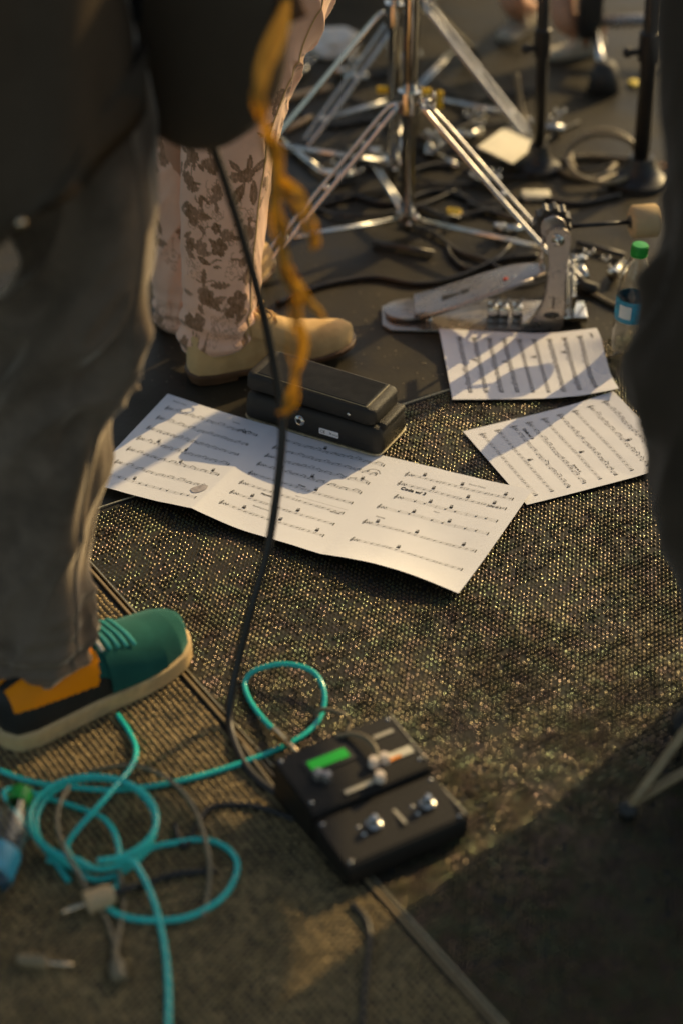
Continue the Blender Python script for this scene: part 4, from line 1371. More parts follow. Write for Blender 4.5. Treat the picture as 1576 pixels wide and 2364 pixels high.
put('slot', box(0.003, 0.001, 0.022, D(1276, 700, Yk - 0.0003)), M['rubber'], post, smooth=False)
put('bearing_bolt', xf(lathe([(0.0001, 0.005), (0.005, 0.0045), (0.008, 0.002), (0.011, 0.0)], 18), [[1, 0, 0], [0, 0, -1], [0, 1, 0]], D(1287, 557, Yk - 0.0003)), M['chrome'], post, auto=40)
post2 = extr(po, Yk + 0.088, Yk + 0.100, M['castmetal'], 'upright', kp, 0.002)
axc = D(1284, 548, Yk)
put('axle', rod((axc[0], Yk - 0.002, axc[2]), (axc[0], Yk + 0.115, axc[2]), 0.006), M['chrome'], kp)
# toothed drive cam and hex collar
cc_ = D(1272, 505, Yk + 0.045)
cam_o = []
for k in range(44):
    a = 2 * math.pi * k / 44
    r_ = 0.032 if (k // 2) % 2 else 0.0275
    cam_o.append((cc_[0] + r_ * math.cos(a), cc_[2] + r_ * math.sin(a)))
v_, f_ = prism(cam_o, 0.020, 0.046)
put('drive_cam', (np.stack([v_[:, 0], Yk + v_[:, 2], v_[:, 1]], -1), f_), M['darkmetal'], kp, smooth=False)
v_, f_ = prism([(cc_[0] + 0.022 * math.cos(a), cc_[2] + 0.022 * math.sin(a)) for a in np.arange(16) * math.pi / 8], 0.008, 0.022, 0.002)
put('cam_hub', (np.stack([v_[:, 0], Yk + v_[:, 2], v_[:, 1]], -1), f_), M['castmetal'], kp, auto=40)
put('rocker_arm', rod((axc[0] - 0.004, Yk + 0.012, axc[2] + 0.002), (cc_[0], Yk + 0.03, cc_[2] + 0.004), 0.011), M['chrome'], kp)
# beater
b0, b1 = D(1318, 523, Yk + 0.05), D(1462, 512, Yk + 0.07)
put('beater_shaft', rod(b0, b1, 0.0038), M['blackmetal'], kp)
bd = (b1 - b0) / np.linalg.norm(b1 - b0)
fe = lathe([(0.0001, -0.003), (0.012, -0.003), (0.0255, 0.0), (0.0285, 0.004), (0.0285, 0.042), (0.026, 0.046), (0.0001, 0.047)], 28)
ex_ = np.cross(bd, [0, 0, 1]); ex_ /= np.linalg.norm(ex_)
ey_ = np.cross(bd, ex_)
bt = put('beater_head', xf(fe, np.stack([ex_, ey_, bd], 1), b1 - bd * 0.004), M['felt'], kp, auto=40)
put('beater_core', xf(lathe([(0.0001, -0.006), (0.008, -0.006), (0.012, -0.0031)], 16), np.stack([ex_, ey_, bd], 1), b1 - bd * 0.004), M['darkmetal'], bt)
# footboard, heel plate, base plate
def plank(pts_w, thick, name, m, parent, yb):
    """pts_w: list of (px, py, half width) along the centre line at distance yb"""
    C_ = np.array([D(a, b, yb) for a, b, h_ in pts_w]); Hh = np.array([h_ for a, b, h_ in pts_w])
    Cc = catmull(np.concatenate([C_, Hh[:, None]], 1), 8)
    rings_ = []
    for q in Cc:
        c_, hh = q[:3], max(q[3], 0.002)
        rings_.append([(c_[0], c_[1] - hh, c_[2]), (c_[0], c_[1] - hh * 0.93, c_[2] + thick * .7), (c_[0], c_[1] - hh * 0.6, c_[2] + thick), (c_[0], c_[1] + hh * 0.6, c_[2] + thick), (c_[0], c_[1] + hh, c_[2] + thick * .7), (c_[0], c_[1] + hh, c_[2])])
    return put(name, loft(rings_), m, parent, auto=35)
fb = plank([(955, 706, 0.034), (1000, 698, 0.040), (1060, 680, 0.042), (1120, 660, 0.041), (1180, 640, 0.036), (1225, 628, 0.026), (1256, 622, 0.016)], 0.006, 'footboard', M['castmetal'], kp, 3.04)
put('side_rail', tube(np.array([D(968, 732, 3.0), D(1060, 706, 2.998), D(1150, 672, 2.998), D(1230, 644, 3.0)]), [0.006, 0.007, 0.007, 0.005], 8, flat=0.6), M['castmetal'], fb)
for px_, py_ in ((1166, 650), (1186, 645)):
    put('badge_rivet', xf(lathe([(0.0001, 0.003), (0.004, 0.0025), (0.006, 0)], 12), None, D(px_, py_, 3.03) + [0, 0, 0.004]), M['red'] if px_ == 1166 else M['chrome'], fb)
put('badge', xf(lathe([(0.0001, 0.0005), (0.018, 0.0005), (0.020, 0)], 24), [[1, 0, 0], [0, 0.6, 0], [0.30, 0, 1]], D(1176, 648, 3.03) + [0, 0, 0.0015]), M['darkmetal'], fb)
hp_ = [(0.052 * math.cos(a) * 0.8, 0.036 * math.sin(a)) for a in np.arange(28) * 2 * math.pi / 28]
hc_ = D(940, 716, 3.04)
put('heel_plate', frame(R(0), (hc_[0], hc_[1], hc_[2] - 0.002), pitch=R(3))(prism(hp_, 0, 0.006, 0.0015)), M['castmetal'], kp, auto=40)
put('heel_hinge', rod((hc_[0] + 0.036, 3.0, hc_[2] + 0.001), (hc_[0] + 0.036, 3.08, hc_[2] + 0.001), 0.005), M['chrome'], kp)
bp_o = [(0.070, 3.005), (0.085, 2.988), (0.20, 2.985), (0.375, 2.990), (0.385, 3.09), (0.20, 3.10), (0.085, 3.085), (0.07, 3.07)]
put('base_plate', prism(bp_o, 0.001, 0.006, 0.0015), M['castmetal'], kp, auto=40)
for a, b, c_ in ((1135, 730, 0.012), (1160, 724, 0.010), (1192, 728, 0.012)):
    q = D(a, b, 3.02)
    put('spring_clamp', join(box(0.018, 0.03, 0.030, (q[0], q[1], 0.022), 0.003), rod((q[0] - 0.006, q[1] - 0.012, 0.036), (q[0] + 0.010, q[1] - 0.004, 0.052), 0.003)), M['chrome'], kp, auto=40)
fs_ = D(1256, 622, 3.04); ct_ = D(1262, 520, 3.04)
lk = []
for k in range(11):
    q = fs_ + (ct_ - fs_) * k / 10
    lk.append(box(0.007 if k % 2 else 0.004, 0.004 if k % 2 else 0.009, 0.009, (q[0] - 0.006, q[1], q[2]), 0.0012, 1))
put('drive_chain', join(*lk), M['chrome'], kp, smooth=False, kind='stuff')
sp_t, sp_b = D(1318, 590, Yk + 0.10), D(1318, 700, Yk + 0.10)
put('return_spring', tube(np.array([sp_t + (sp_b - sp_t) * q / 120 + np.array([0.007 * math.cos(q * 0.62), 0.007 * math.sin(q * 0.62), 0]) for q in range(121)]), 0.0013, 6), M['chrome'], kp)
for hx in (1040, 1085, 1125):
    hq = D(hx, 702 - (hx - 1000) * 0.30, 3.035)
    put('footboard_slot', xf(prism([(-0.016, -0.008), (0.016, -0.003), (0.016, 0.003), (-0.016, 0.008)], 0, 0.0008), [[1, 0, 0], [0, 1, 0], [0.33, 0, 1]], hq + [0, 0, 0.0062]), M['rubber'], fb, smooth=False)
put('hoop_clamp', join(box(0.05, 0.06, 0.012, (0.40, 3.04, 0.012), 0.003), rod((0.40, 3.03, 0.018), (0.40, 3.03, 0.05), 0.005)), M['chrome'], kp, auto=40)

# ------------------------------------------------------------------ cymbal stands
def cymbal_stand(cx, cy, zc, zh, feet, pole_r, zt, label, fy=0.010, cym=None, tape=None):
    t = thing('cymbal_stand', (cx, cy, 0), label, 'cymbal stand', 'chrome cymbal stands')
    put('pole', rod((cx, cy, zh - 0.02), (cx, cy, zt), pole_r, 18), M['chrome'], t)
    put('inner_tube', rod((cx, cy, 0.012), (cx, cy, zc), pole_r * 0.62, 14), M['chrome'], t)
    col = put('collar', xf(lathe([(pole_r, -0.022), (pole_r * 1.75, -0.020), (pole_r * 1.85, 0.0), (pole_r * 1.75, 0.020), (pole_r, 0.022)], 18), None, (cx, cy, zc)), M['chrome'], t, auto=40)
    put('lower_hub', join(xf(lathe([(0.006, -0.014), (pole_r * 1.6, -0.012), (pole_r * 1.6, 0.010), (0.006, 0.012)], 16), None, (cx, cy, zh)), ball((cx + 0.016, cy - 0.014, zh + 0.004), 0.008), ball((cx + 0.004, cy - 0.02, zh - 0.006), 0.006)), M['chrome'], t, auto=40)
    wn_ = put('wing_nut', join(rod((cx + pole_r, cy - 0.004, zc + 0.002), (cx + pole_r * 3.0, cy - 0.012, zc + 0.003), 0.004), ball((cx + pole_r * 3.4, cy - 0.014, zc + 0.012), 0.008, 8, (0.5, 1, 1.4)), ball((cx + pole_r * 3.4, cy - 0.014, zc - 0.008), 0.008, 8, (0.5, 1, 1.4))), M['chrome'], t)
    for fx_, fy_ in feet:
        dv = np.array([fx_ - cx, fy_ - cy, 0.0]); L_ = np.linalg.norm(dv); dv /= L_
        sd_ = np.array([-dv[1], dv[0], 0])
        top = np.array([cx, cy, zc]) + dv * pole_r * 2.0
        ft = np.array([fx_, fy_, fy])
        mid = top + (ft - top) * 0.08 + np.array([0, 0, 0.004])
        for s_ in (-1, 1):
            pts = [top, mid + sd_ * s_ * 0.0105, top + (ft - top) * 0.5 + sd_ * s_ * 0.012, top + (ft - top) * 0.93 + sd_ * s_ * 0.0105, ft]
            put('leg', tube(catmull(np.array(pts), 5), 0.0052, 8, flat=0.75), M['chrome'], t)
        brk = top + (ft - top) * 0.80
        for s_ in (-1, 1):
            put('brace', rod(np.array([cx, cy, zh]) + dv * pole_r * 1.4 + sd_ * s_ * 0.005, brk + sd_ * s_ * 0.004, 0.0034, 8), M['chrome'], t)
        put('rivet', ball(top + (ft - top) * 0.5, 0.007), M['chrome'], t)
        put('rivet', ball(brk, 0.0075), M['chrome'], t)
        fa = ft + (ft - top) / np.linalg.norm(ft - top) * 0.02
        fa[2] = 0.012
        put('rubber_foot', tube(np.array([ft - dv * 0.012 + [0, 0, 0.012], ft, fa + dv * 0.012]), [0.009, 0.0125, 0.010], 10), M['rubber'], t)
    if cym:
        pr = [(0.0001, 0.045), (0.03, 0.043), (0.055, 0.026), (cym * 0.6, 0.010), (cym, -0.006), (cym, -0.0075), (0.0001, 0.03)]
        put('cymbal', xf(lathe(pr, 40), None, (cx, cy, zt + 0.01)), M['cymbal'], t)
    return t
hub = G(938, 545)
scx, scy = hub[0], hub[1]
cA = D(932, 232, scy)
cymbal_stand(scx, scy, cA[2], 0.040, [G(1345, 672)[:2], G(592, 640)[:2], (scx - 0.10, scy + 0.33)], 0.0125, 1.05, 'chrome double braced cymbal stand beside the kick drum pedal')
g2 = G(972, 268)
cB = D(955, 5, g2[1])
cymbal_stand(g2[0] - 0.02, g2[1], cB[2], 0.05, [G(1228, 335)[:2], G(700, 352)[:2], (g2[0] + 0.12, g2[1] + 0.33)], 0.0115, 1.10, 'chrome cymbal stand standing behind the other one, wrapped with yellow tape')
# third upright tube next to the first pole
g3 = G(905, 440)
cymbal_stand(g3[0], g3[1], 0.36, 0.06, [(g3[0] - 0.29, g3[1] + 0.05), (g3[0] + 0.05, g3[1] + 0.30)], 0.0115, 1.0, 'tarnished cymbal stand close behind the front chrome stand')
for (a, b, wd, hg, lbl) in ((885, 207, 32, 12, 'short yellow tape tab on the far side of the stand poles from the microphone stands'), (972, 212, 44, 12, 'long flat yellow tape tab touching the chrome stand poles'), (1014, 230, 14, 34, 'upright yellow tape tab standing clear of the chrome stand poles')):
    q = D(a, b, 3.70)
    put('tape_marker', box(wd / 1170, 0.010, hg / 960, q, 0.002), M['yellow'], smooth=False, label=lbl, cat='tape', group='yellow tape tabs')

shade_stand = cymbal_stand(1.55, 2.98, 0.36, 0.06, [(1.83, 2.88), (1.38, 3.22), (1.42, 2.72)], 0.0125, 1.06, 'added unseen boom stand with a bronze cymbal that shades the teal coil corner')  # out-of-view stand, added so its cymbal darkens the lower left floor
put('shade_boom_arm', rod((1.55, 2.98, 1.05), (0.95, 3.06, 0.98), 0.008), M['chrome'], shade_stand)
put('cymbal', xf(lathe([(0.0001, 0.045), (0.03, 0.043), (0.055, 0.026), (0.15, 0.010), (0.29, -0.006), (0.29, -0.0075), (0.0001, 0.03)], 40), None, (0.95, 3.06, 0.97)), M['cymbal'], shade_stand)
# ------------------------------------------------------------------ black microphone stands
def mic_stand(px0, py0, px1, Y, r, label, basekind, bs=0.085):
    b = G(px0, py0)
    t = thing('microphone_stand', (b[0], b[1], 0), label, 'microphone stand', 'black microphone stands')
    topd = D(px1, 0, b[1])
    d_ = topd - np.array([b[0], b[1], 0.05])
    put('pole', tube(np.array([[b[0], b[1], 0.02], [b[0], b[1], 0.05] + d_ * 0.6, [b[0], b[1], 0.05] + d_ * 2.2]), r, 16), M['blackmetal'], t)
    cl_ = np.array([b[0], b[1], 0.05]) + d_ * 0.72
    put('clutch', xf(lathe([(r, -0.03), (r * 1.35, -0.028), (r * 1.35, 0.026), (r, 0.03)], 16), None, cl_), M['blackmetal'], t, auto=40)
    put('clutch_screw', join(rod(cl_ - [r, 0.004, 0.01], cl_ - [r * 2.4, 0.008, 0.01], 0.006), ball(cl_ - [r * 2.6, 0.008, 0.01], 0.010)), M['rubber'], t)
    if basekind == 'round':
        put('base', xf(lathe([(0.0001, 0.055), (r * 1.5, 0.055), (r * 1.9, 0.035), (bs * 0.65, 0.020), (bs * 0.97, 0.012), (bs, 0.002), (0.0001, 0.001)], 32), None, (b[0], b[1], 0)), M['blackmetal'], t, auto=40)
    else:
        for a in (R(20), R(140), R(265)):
            put('leg', tube(catmull(np.array([[b[0], b[1], 0.11], [b[0] + 0.03 * math.cos(a), b[1] + 0.03 * math.sin(a), 0.10], [b[0] + 0.26 * math.cos(a), b[1] + 0.26 * math.sin(a), 0.010]]), 8), 0.008, 10), M['blackmetal'], t)
        put('hub', xf(lathe([(r, -0.04), (r * 1.8, -0.035), (r * 1.9, 0.03), (r, 0.04)], 16), None, (b[0], b[1], 0.11)), M['blackmetal'], t, auto=40)
    return t
mic_stand(1240, 392, 1254, 3.65, 0.0120, 'slim black microphone stand beside the cymbal stand legs', 'round', 0.045)
mic_stand(1474, 420, 1508, 3.56, 0.0165, 'thick black microphone stand beside the coiled grey cable', 'round', 0.062)

# ------------------------------------------------------------------ bare legged person far back
pd = thing('person', (0.45, 4.3, 0), 'bare legged person in dusty sandals sitting behind the stands', 'person')
fl, fr2 = G(1175, 88), G(1312, 138)
def foot_leg(ank, toe_dir, knee, name_seed):
    t_ = np.array([toe_dir[0], toe_dir[1], 0.0])
    return ank, t_, knee
k1, k2 = np.array([0.33, 4.62, 0.48]), np.array([0.52, 4.52, 0.50])
a1, a2 = np.array([fl[0], fl[1], 0.085]), np.array([fr2[0] - 0.02, fr2[1] + 0.02, 0.085])
f1 = a1 + np.array([0.05, 0.09, -0.062]); f2 = a2 + np.array([0.10, 0.05, -0.062])
hpv = np.array([0.45, 4.95, 0.52])
skin_body(pd, {'pelvis': (hpv, 0.12), 'hl': (hpv + [-0.09, 0, 0], 0.085), 'hr': (hpv + [0.09, 0, 0], 0.085), 'k1': (k1, 0.052), 'c1': ((k1 * 0.7 + a1 * 0.3) + [0, 0.02, 0], 0.053), 'a1': (a1, 0.031), 'm1': ((a1 + f1) / 2, (0.034, 0.024)), 'f1': (f1, (0.036, 0.014)),
               'k2': (k2, 0.052), 'c2': ((k2 * 0.7 + a2 * 0.3) + [0, 0.02, 0], 0.053), 'a2': (a2, 0.031), 'm2': ((a2 + f2) / 2, (0.034, 0.024)), 'f2': (f2, (0.036, 0.014)),
               'chest': (hpv + [0, 0.02, 0.42], 0.13), 'neck': (hpv + [0, 0, 0.60], 0.05), 'head': (hpv + [0, -0.02, 0.74], 0.09)},
          [('pelvis', 'hl'), ('pelvis', 'hr'), ('hl', 'k1'), ('k1', 'c1'), ('c1', 'a1'), ('a1', 'm1'), ('m1', 'f1'), ('hr', 'k2'), ('k2', 'c2'), ('c2', 'a2'), ('a2', 'm2'), ('m2', 'f2'), ('pelvis', 'chest'), ('chest', 'neck'), ('neck', 'head')])
for a_, f_ in ((a1, f1), (a2, f2)):
    dd = f_ - a_; ya = math.atan2(dd[1], dd[0])
    fr_ = frame(ya, (a_[0] - 0.03 * math.cos(ya), a_[1] - 0.03 * math.sin(ya), 0))
    sn = put('sandal', fr_(xf(sole_mesh(0.235, SNK, 0.002, 0.0, 0.016, bev=0.003), np.diag([0.6, 0.62, 1]))), M['sandal'], pd, auto=40)
    for xo in (0.08, 0.115):
        put('sandal_strap', fr_(tube(np.array([(xo + 0.02 * math.cos(q), 0.032 * math.cos(q), 0.014 + 0.040 * math.sin(q)) for q in np.linspace(0.05, math.pi - 0.05, 12)]), 0.010, 8, flat=0.35, up=(1, 0, 0))), M['sandal'], sn)
put('shorts', join(*[tube(catmull(np.array([hpv + [s_ * 0.09, 0, 0], hpv * 0.5 + kk_ * 0.5 + [0, 0, 0.01], kk_ * 0.88 + hpv * 0.12]), 8), [0.12] * 9 + [0.10] * 8, 20) for s_, kk_ in ((-1, k1), (1, k2))]), M['blacktrouser'], pd)
put('shirt', loft([[(hpv[0] + math.cos(a) * r_ * 1.2, hpv[1] + math.sin(a) * r_ * 0.8, z_) for a in np.arange(24) * math.pi / 12] for z_, r_ in ((0.48, 0.17), (0.7, 0.17), (0.95, 0.175), (1.05, 0.15), (1.12, 0.06))]), M['shirt'], pd)

th0 = thing('drum_throne', (hpv[0], hpv[1] + 0.02, 0), 'round black drum throne under the bare legged person', 'stool')
put('seat', xf(lathe([(0.0001, 0.40), (0.13, 0.395), (0.16, 0.37), (0.16, 0.335), (0.14, 0.32), (0.0001, 0.32)], 32), None, (hpv[0], hpv[1] + 0.02, 0)), M['rubber'], th0, auto=40)
put('post', rod((hpv[0], hpv[1] + 0.02, 0.10), (hpv[0], hpv[1] + 0.02, 0.33), 0.013), M['chrome'], th0)
for a in (R(90), R(210), R(330)):
    put('leg', rod((hpv[0], hpv[1] + 0.02, 0.22), (hpv[0] + 0.24 * math.cos(a), hpv[1] + 0.02 + 0.24 * math.sin(a), 0.012), 0.008), M['chrome'], th0)
# drum throne / rack leg with cross bar
dr = thing('drum_rack', (0.62, 4.3, 0), 'black drum rack with pale tube leg on a rubber foot', 'drum rack')
p0, p1 = D(1372, 62, 4.18), G(1393, 190, 0.02)
put('leg', rod(p0, p1, 0.0105), M['chrome'], dr)
put('rubber_foot', tube(np.array([p1 + [0, 0, 0.045], p1 + [0, 0, 0.02], p1 + [0.0, 0, -0.018]]), [0.020, 0.030, 0.036], 16), M['rubber'], dr)
put('clamp', xf(box(0.055, 0.06, 0.13, (0, 0, 0), 0.014, 3), None, D(1362, 18, 4.2)), M['blackmetal'], dr, auto=40)
c0, c1 = D(1300, 55, 4.24), D(1620, 40, 4.24)
put('cross_bar', rod(c0, c1, 0.0135), M['castmetal'], dr)
put('post', rod(D(1362, 20, 4.2), D(1362, 20, 4.2) + np.array([0, 0.02, 0.7]), 0.017), M['blackmetal'], dr)
put('second_foot', join(rod(c1, [c1[0], c1[1], 0.01], 0.0105), tube(np.array([[c1[0], c1[1], 0.05], [c1[0], c1[1], 0.0]]), [0.02, 0.034], 14)), M['rubber'], dr)

# unseen bass drum added above the picture to shade the back floor
bdm = thing('shade_bass_drum', (-0.05, 5.15, 0), 'added unseen bass drum shading the floor around the cymbal stands', 'drum')
def horiz(vf, c, yaw):
    return frame(yaw, c)(xf(vf, [[1, 0, 0], [0, 0, -1], [0, 1, 0]]))
put('shell', horiz(lathe([(0.275, -0.2), (0.275, 0.2)], 40), (-0.05, 5.15, 0.285), R(30)), M['drumshell'], bdm)
for s_ in (-1, 1):
    hd = put('drum_head', horiz(lathe([(0.0001, s_ * 0.202), (0.272, s_ * 0.202)], 40), (-0.05, 5.15, 0.285), R(30)), M['drumhead'], bdm)
    put('hoop', horiz(lathe([(0.270, s_ * 0.19), (0.285, s_ * 0.19), (0.285, s_ * 0.225), (0.270, s_ * 0.225), (0.270, s_ * 0.19)], 40), (-0.05, 5.15, 0.285), R(30)), M['blackmetal'], bdm, auto=40)

# ------------------------------------------------------------------ water bottles
def bottle(base, M3, label, extra=''):
    t = thing('water_bottle', base, label, 'water bottle', 'plastic water bottles')
    f3 = lambda vf: xf((np.asarray(vf[0]) * np.array([0.88, 0.88, 1.03]), vf[1]), M3, base)
    outer = [(0.0001, 0.004), (0.018, 0.001), (0.027, 0.003), (0.0305, 0.010), (0.030, 0.022), (0.0312, 0.030), (0.030, 0.040), (0.0312, 0.050), (0.0300, 0.060), (0.0312, 0.072), (0.0305, 0.085), (0.0305, 0.125), (0.0312, 0.132), (0.0295, 0.140), (0.0305, 0.150), (0.027, 0.165), (0.020, 0.182), (0.0135, 0.196), (0.0125, 0.205), (0.0125, 0.214)]
    inner = [(max(0.0001, r_ - 0.0006), z_ + (0.0006 if i < 3 else 0)) for i, (r_, z_) in enumerate(outer)][::-1]
    put('body', f3(lathe(outer + inner, 36)), M['pet'], t, auto=60)
    lb = put('label_band', f3(lathe([(0.0310, 0.086), (0.0314, 0.088), (0.0314, 0.122), (0.0310, 0.124)], 36)), M['label'], t)
    V_ = [(0.0318 * math.cos(a), 0.0318 * math.sin(a), z_) for z_ in (0.094, 0.117) for a in np.linspace(R(215), R(260), 10)]
    put('label_patch', f3((np.array(V_), [[i, i + 1, i + 11, i + 10] for i in range(9)])), M['labelwhite'], lb)
    cap = put('cap', f3(lathe([(0.0001, 0.2165), (0.0140, 0.2160), (0.0152, 0.2145), (0.0155, 0.2005), (0.0145, 0.2000)], 28)), M['greencap'], t, auto=40)
    kn = [xf(box(0.0009, 0.0009, 0.012, (0.0156 * math.cos(a), 0.0156 * math.sin(a), 0.2075))) for a in np.arange(28) * 2 * math.pi / 28]
    put('grip_ridges', f3(join(*kn)), M['greencap'], cap, smooth=False)
    put('neck_ring', f3(lathe([(0.0125, 0.1965), (0.0158, 0.1970), (0.0158, 0.1995), (0.0125, 0.1998)], 28)), M['greencap'], t, auto=40)
    return t
bb = G(1440, 838)
tl = R(2)
bottle(np.array([bb[0], bb[1], 0.0]), np.array([[math.cos(tl), 0, math.sin(tl)], [0, 1, 0], [-math.sin(tl), 0, math.cos(tl)]]), 'clear water bottle with green cap standing beside the sideways music sheet')
dz = G(45, 1846, 0.045) - G(-2, 1968, 0.034); dz /= np.linalg.norm(dz)
bq = G(45, 1846, 0.045) - dz * 0.208
dx_ = np.cross([0, 0, 1.0], dz); dx_ /= np.linalg.norm(dx_)
bottle(bq, np.stack([dx_, np.cross(dz, dx_), dz], 1), 'green capped water bottle lying by the teal cable coil')

# ------------------------------------------------------------------ effects pedal
e0 = G(803, 2008, 0.037)
ey = R(30.7)
ep = np.array([e0[0], e0[1], 0.0042])
ex2 = np.array([math.cos(ey), math.sin(ey)]); en2 = np.array([-ex2[1], ex2[0]])
ef = frame(ey, ep)
fxp = thing('effects_pedal', (ep[0], ep[1], 0.004), 'black multi effects pedal with a green display and two footswitches', 'effects pedal')
def wedge(x0, x1, pr, bev=0.003):
    bm = bmesh.new()
    vs = [bm.verts.new((x0, y_, z_)) for y_, z_ in pr]
    f = bm.faces.new(vs)
    r = bmesh.ops.extrude_face_region(bm, geom=[f])
    for e in r['geom']:
        if isinstance(e, bmesh.types.BMVert):
            e.co.x = x1
    bmesh.ops.recalc_face_normals(bm, faces=bm.faces[:])
    bmesh.ops.bevel(bm, geom=bm.edges[:], offset=bev, segments=2, affect='EDGES')
    return bm2(bm)
WD, DP = 0.168, 0.180
put('front_housing', ef(wedge(0, WD, [(0, 0.003), (-0.002, 0.024), (0.004, 0.034), (0.080, 0.044), (0.080, 0.003)], 0.002)), M['panel'], fxp, auto=40)
put('rear_housing', ef(wedge(0, WD, [(0.0815, 0.003), (0.0815, 0.050), (0.091, 0.056), (DP, 0.066), (DP, 0.003)], 0.002)), M['panel'], fxp, auto=40)
put('side_trim', ef(box(0.0016, 0.072, 0.002, (WD - 0.001, 0.040, 0.0380))), M['silverprint'], fxp, smooth=False)
put('side_trim', ef(xf(box(0.0016, 0.084, 0.002), [[1, 0, 0], [0, 1, 0], [0, 0.1, 1]], (WD - 0.001, 0.134, 0.0610))), M['silverprint'], fxp, smooth=False)
def top_z(y_):
    return 0.0335 + 0.0105 * y_ / 0.080 if y_ < 0.081 else 0.056 + 0.010 * (y_ - 0.091) / (DP - 0.091)
def on_top(px, py):
    """pedal-top coordinates of a surveyed spot"""
    z_ = 0.058
    for _ in range(5):
        g_ = G(px, py, z_ + 0.004)[:2] - ep[:2]
        u_, v_ = g_ @ ex2, g_ @ en2
        z_ = top_z(min(max(v_, 0), DP))
    return u_, v_, z_
for a, b in ((862, 1905), (985, 1858)):
    u_, v_, z_ = on_top(a, b)
    u_ = min(max(u_, 0.02), WD - 0.02); v_ = min(max(v_, 0.02), 0.062); z_ = top_z(v_)
    fs = put('footswitch', ef(xf(lathe([(0.0001, 0.0145), (0.0042, 0.014), (0.0055, 0.0125), (0.0055, 0.005), (0.0075, 0.0045), (0.0085, 0.0035), (0.0098, 0.0030), (0.0105, 0.0)], 20), None, (u_, v_, z_))), M['chrome'], fxp, auto=40)
    put('hex_nut', ef(xf(prism([(0.0115 * math.cos(q), 0.0115 * math.sin(q)) for q in np.arange(6) * math.pi / 3], 0, 0.003, 0.0006), None, (u_, v_, z_))), M['chrome'], fs, auto=30)
    for q in (R(120), R(160), R(200)):
        put('screw', ef(xf(lathe([(0.0001, 0.0018), (0.0022, 0.0014), (0.003, 0)], 10), None, (u_ + 0.019 * math.cos(q), v_ + 0.019 * math.sin(q), z_))), M['chrome'], fs)
u_, v_, z_ = on_top(918, 1882)
put('divider_line', ef(box(0.0042, 0.034, 0.0014, (u_, v_, top_z(v_) + 0.0006))), M['silverprint'], fxp, smooth=False)
sl = np.array([[1, 0, 0], [0, 1, 0], [0, 0.082, 1]])
def top_part(name, shape, a, b, m, parent, lift=0.0005, rot=0.0, smooth=False):
    u_, v_, z_ = on_top(a, b)
    cr_, sr_ = math.cos(rot), math.sin(rot)
    return put(name, ef(xf(xf(shape, [[cr_, -sr_, 0], [sr_, cr_, 0], [0, 0, 1]]), sl, (u_, v_, z_ + lift))), m, parent, smooth=smooth, auto=40 if smooth else None)
for sx_ in (0.008, WD - 0.008):
    for sy_ in (0.008, 0.072, 0.098, DP - 0.008):
        put('corner_screw', ef(xf(lathe([(0.0001, 0.0013), (0.0018, 0.0011), (0.0026, 0)], 10), None, (sx_, sy_, top_z(sy_)))), M['chrome'], fxp)
bez = top_part('display_bezel', box(0.064, 0.026, 0.002), 758, 1756, M['rubber'], fxp, 0.0008)
top_part('display', box(0.052, 0.0145, 0.002), 758, 1756, M['lcd'], bez, 0.0022)
top_part('title_print', box(0.040, 0.0065, 0.0006), 828, 1818, M['silverprint'], fxp, 0.0007)
lab = top_part('name_plate', box(0.040, 0.0125, 0.001), 918, 1742, M['card'], fxp, 0.0008)
top_part('orange_stripe', box(0.016, 0.0035, 0.0006), 912, 1752, M['orange'], lab, 0.0016)
top_part('label_strip', box(0.028, 0.006, 0.001), 884, 1696, M['silverprint'], fxp, 0.0008)
kn_ = lathe([(0.0001, 0.011), (0.0058, 0.0105), (0.0065, 0.009), (0.0072, 0.0)], 18)
for a, b in ((886, 1757), (862, 1766), (876, 1800), (735, 1795), (755, 1800)):
    top_part('knob', kn_, a, b, M['led'] if a > 860 else M['castmetal'], fxp, 0.0, smooth=True)
for sx_ in (0.014, WD - 0.014):
    for sy_ in (0.014, DP - 0.014):
        put('rubber_foot', ef(xf(lathe([(0.008, 0), (0.008, 0.0034), (0.0001, 0.0034)], 10), None, (sx_, sy_, -0.0002))), M['rubber'], fxp)

# ------------------------------------------------------------------ cables
def cable(pts, r_, m, label, group=None, name='cable', closed=False, n_=12, sides=10):
    P_ = catmull(np.array([q for q in pts]), n_, closed)
    return P_, put(name, tube(P_, r_, sides, closed), m, label=label, cat='cable', group=group, origin=(P_[:, 0].mean(), P_[:, 1].mean(), 0.004))
RT = 0.0036
zt = 0.0045 + RT
def plug(parent_name, tip, d_, label, m_body, ln=0.030, own=True, r0=0.0058):
    d_ = np.array(d_, float); d_ /= np.linalg.norm(d_)
    ex3 = np.cross(d_, [0, 0, 1]); ex3 /= np.linalg.norm(ex3)
    Mx = np.stack([ex3, np.cross(d_, ex3), d_], 1)
    t = thing('jack_plug', tip, label, 'plug')
    put('barrel', xf(lathe([(0.003, -0.034), (r0 * 0.75, -0.034), (r0, -0.026), (r0, -0.004), (r0 * 1.1, -0.003), (r0 * 1.1, 0.0), (0.003, 0.0)], 16), Mx, tip), m_body, t, auto=40)
    put('tip', xf(lathe([(0.0031, 0.0), (0.0031, ln * 0.72), (0.0022, ln * 0.78), (0.0031, ln * 0.86), (0.0001, ln)], 14), Mx, tip), M['brass'], t, auto=40)
    return t
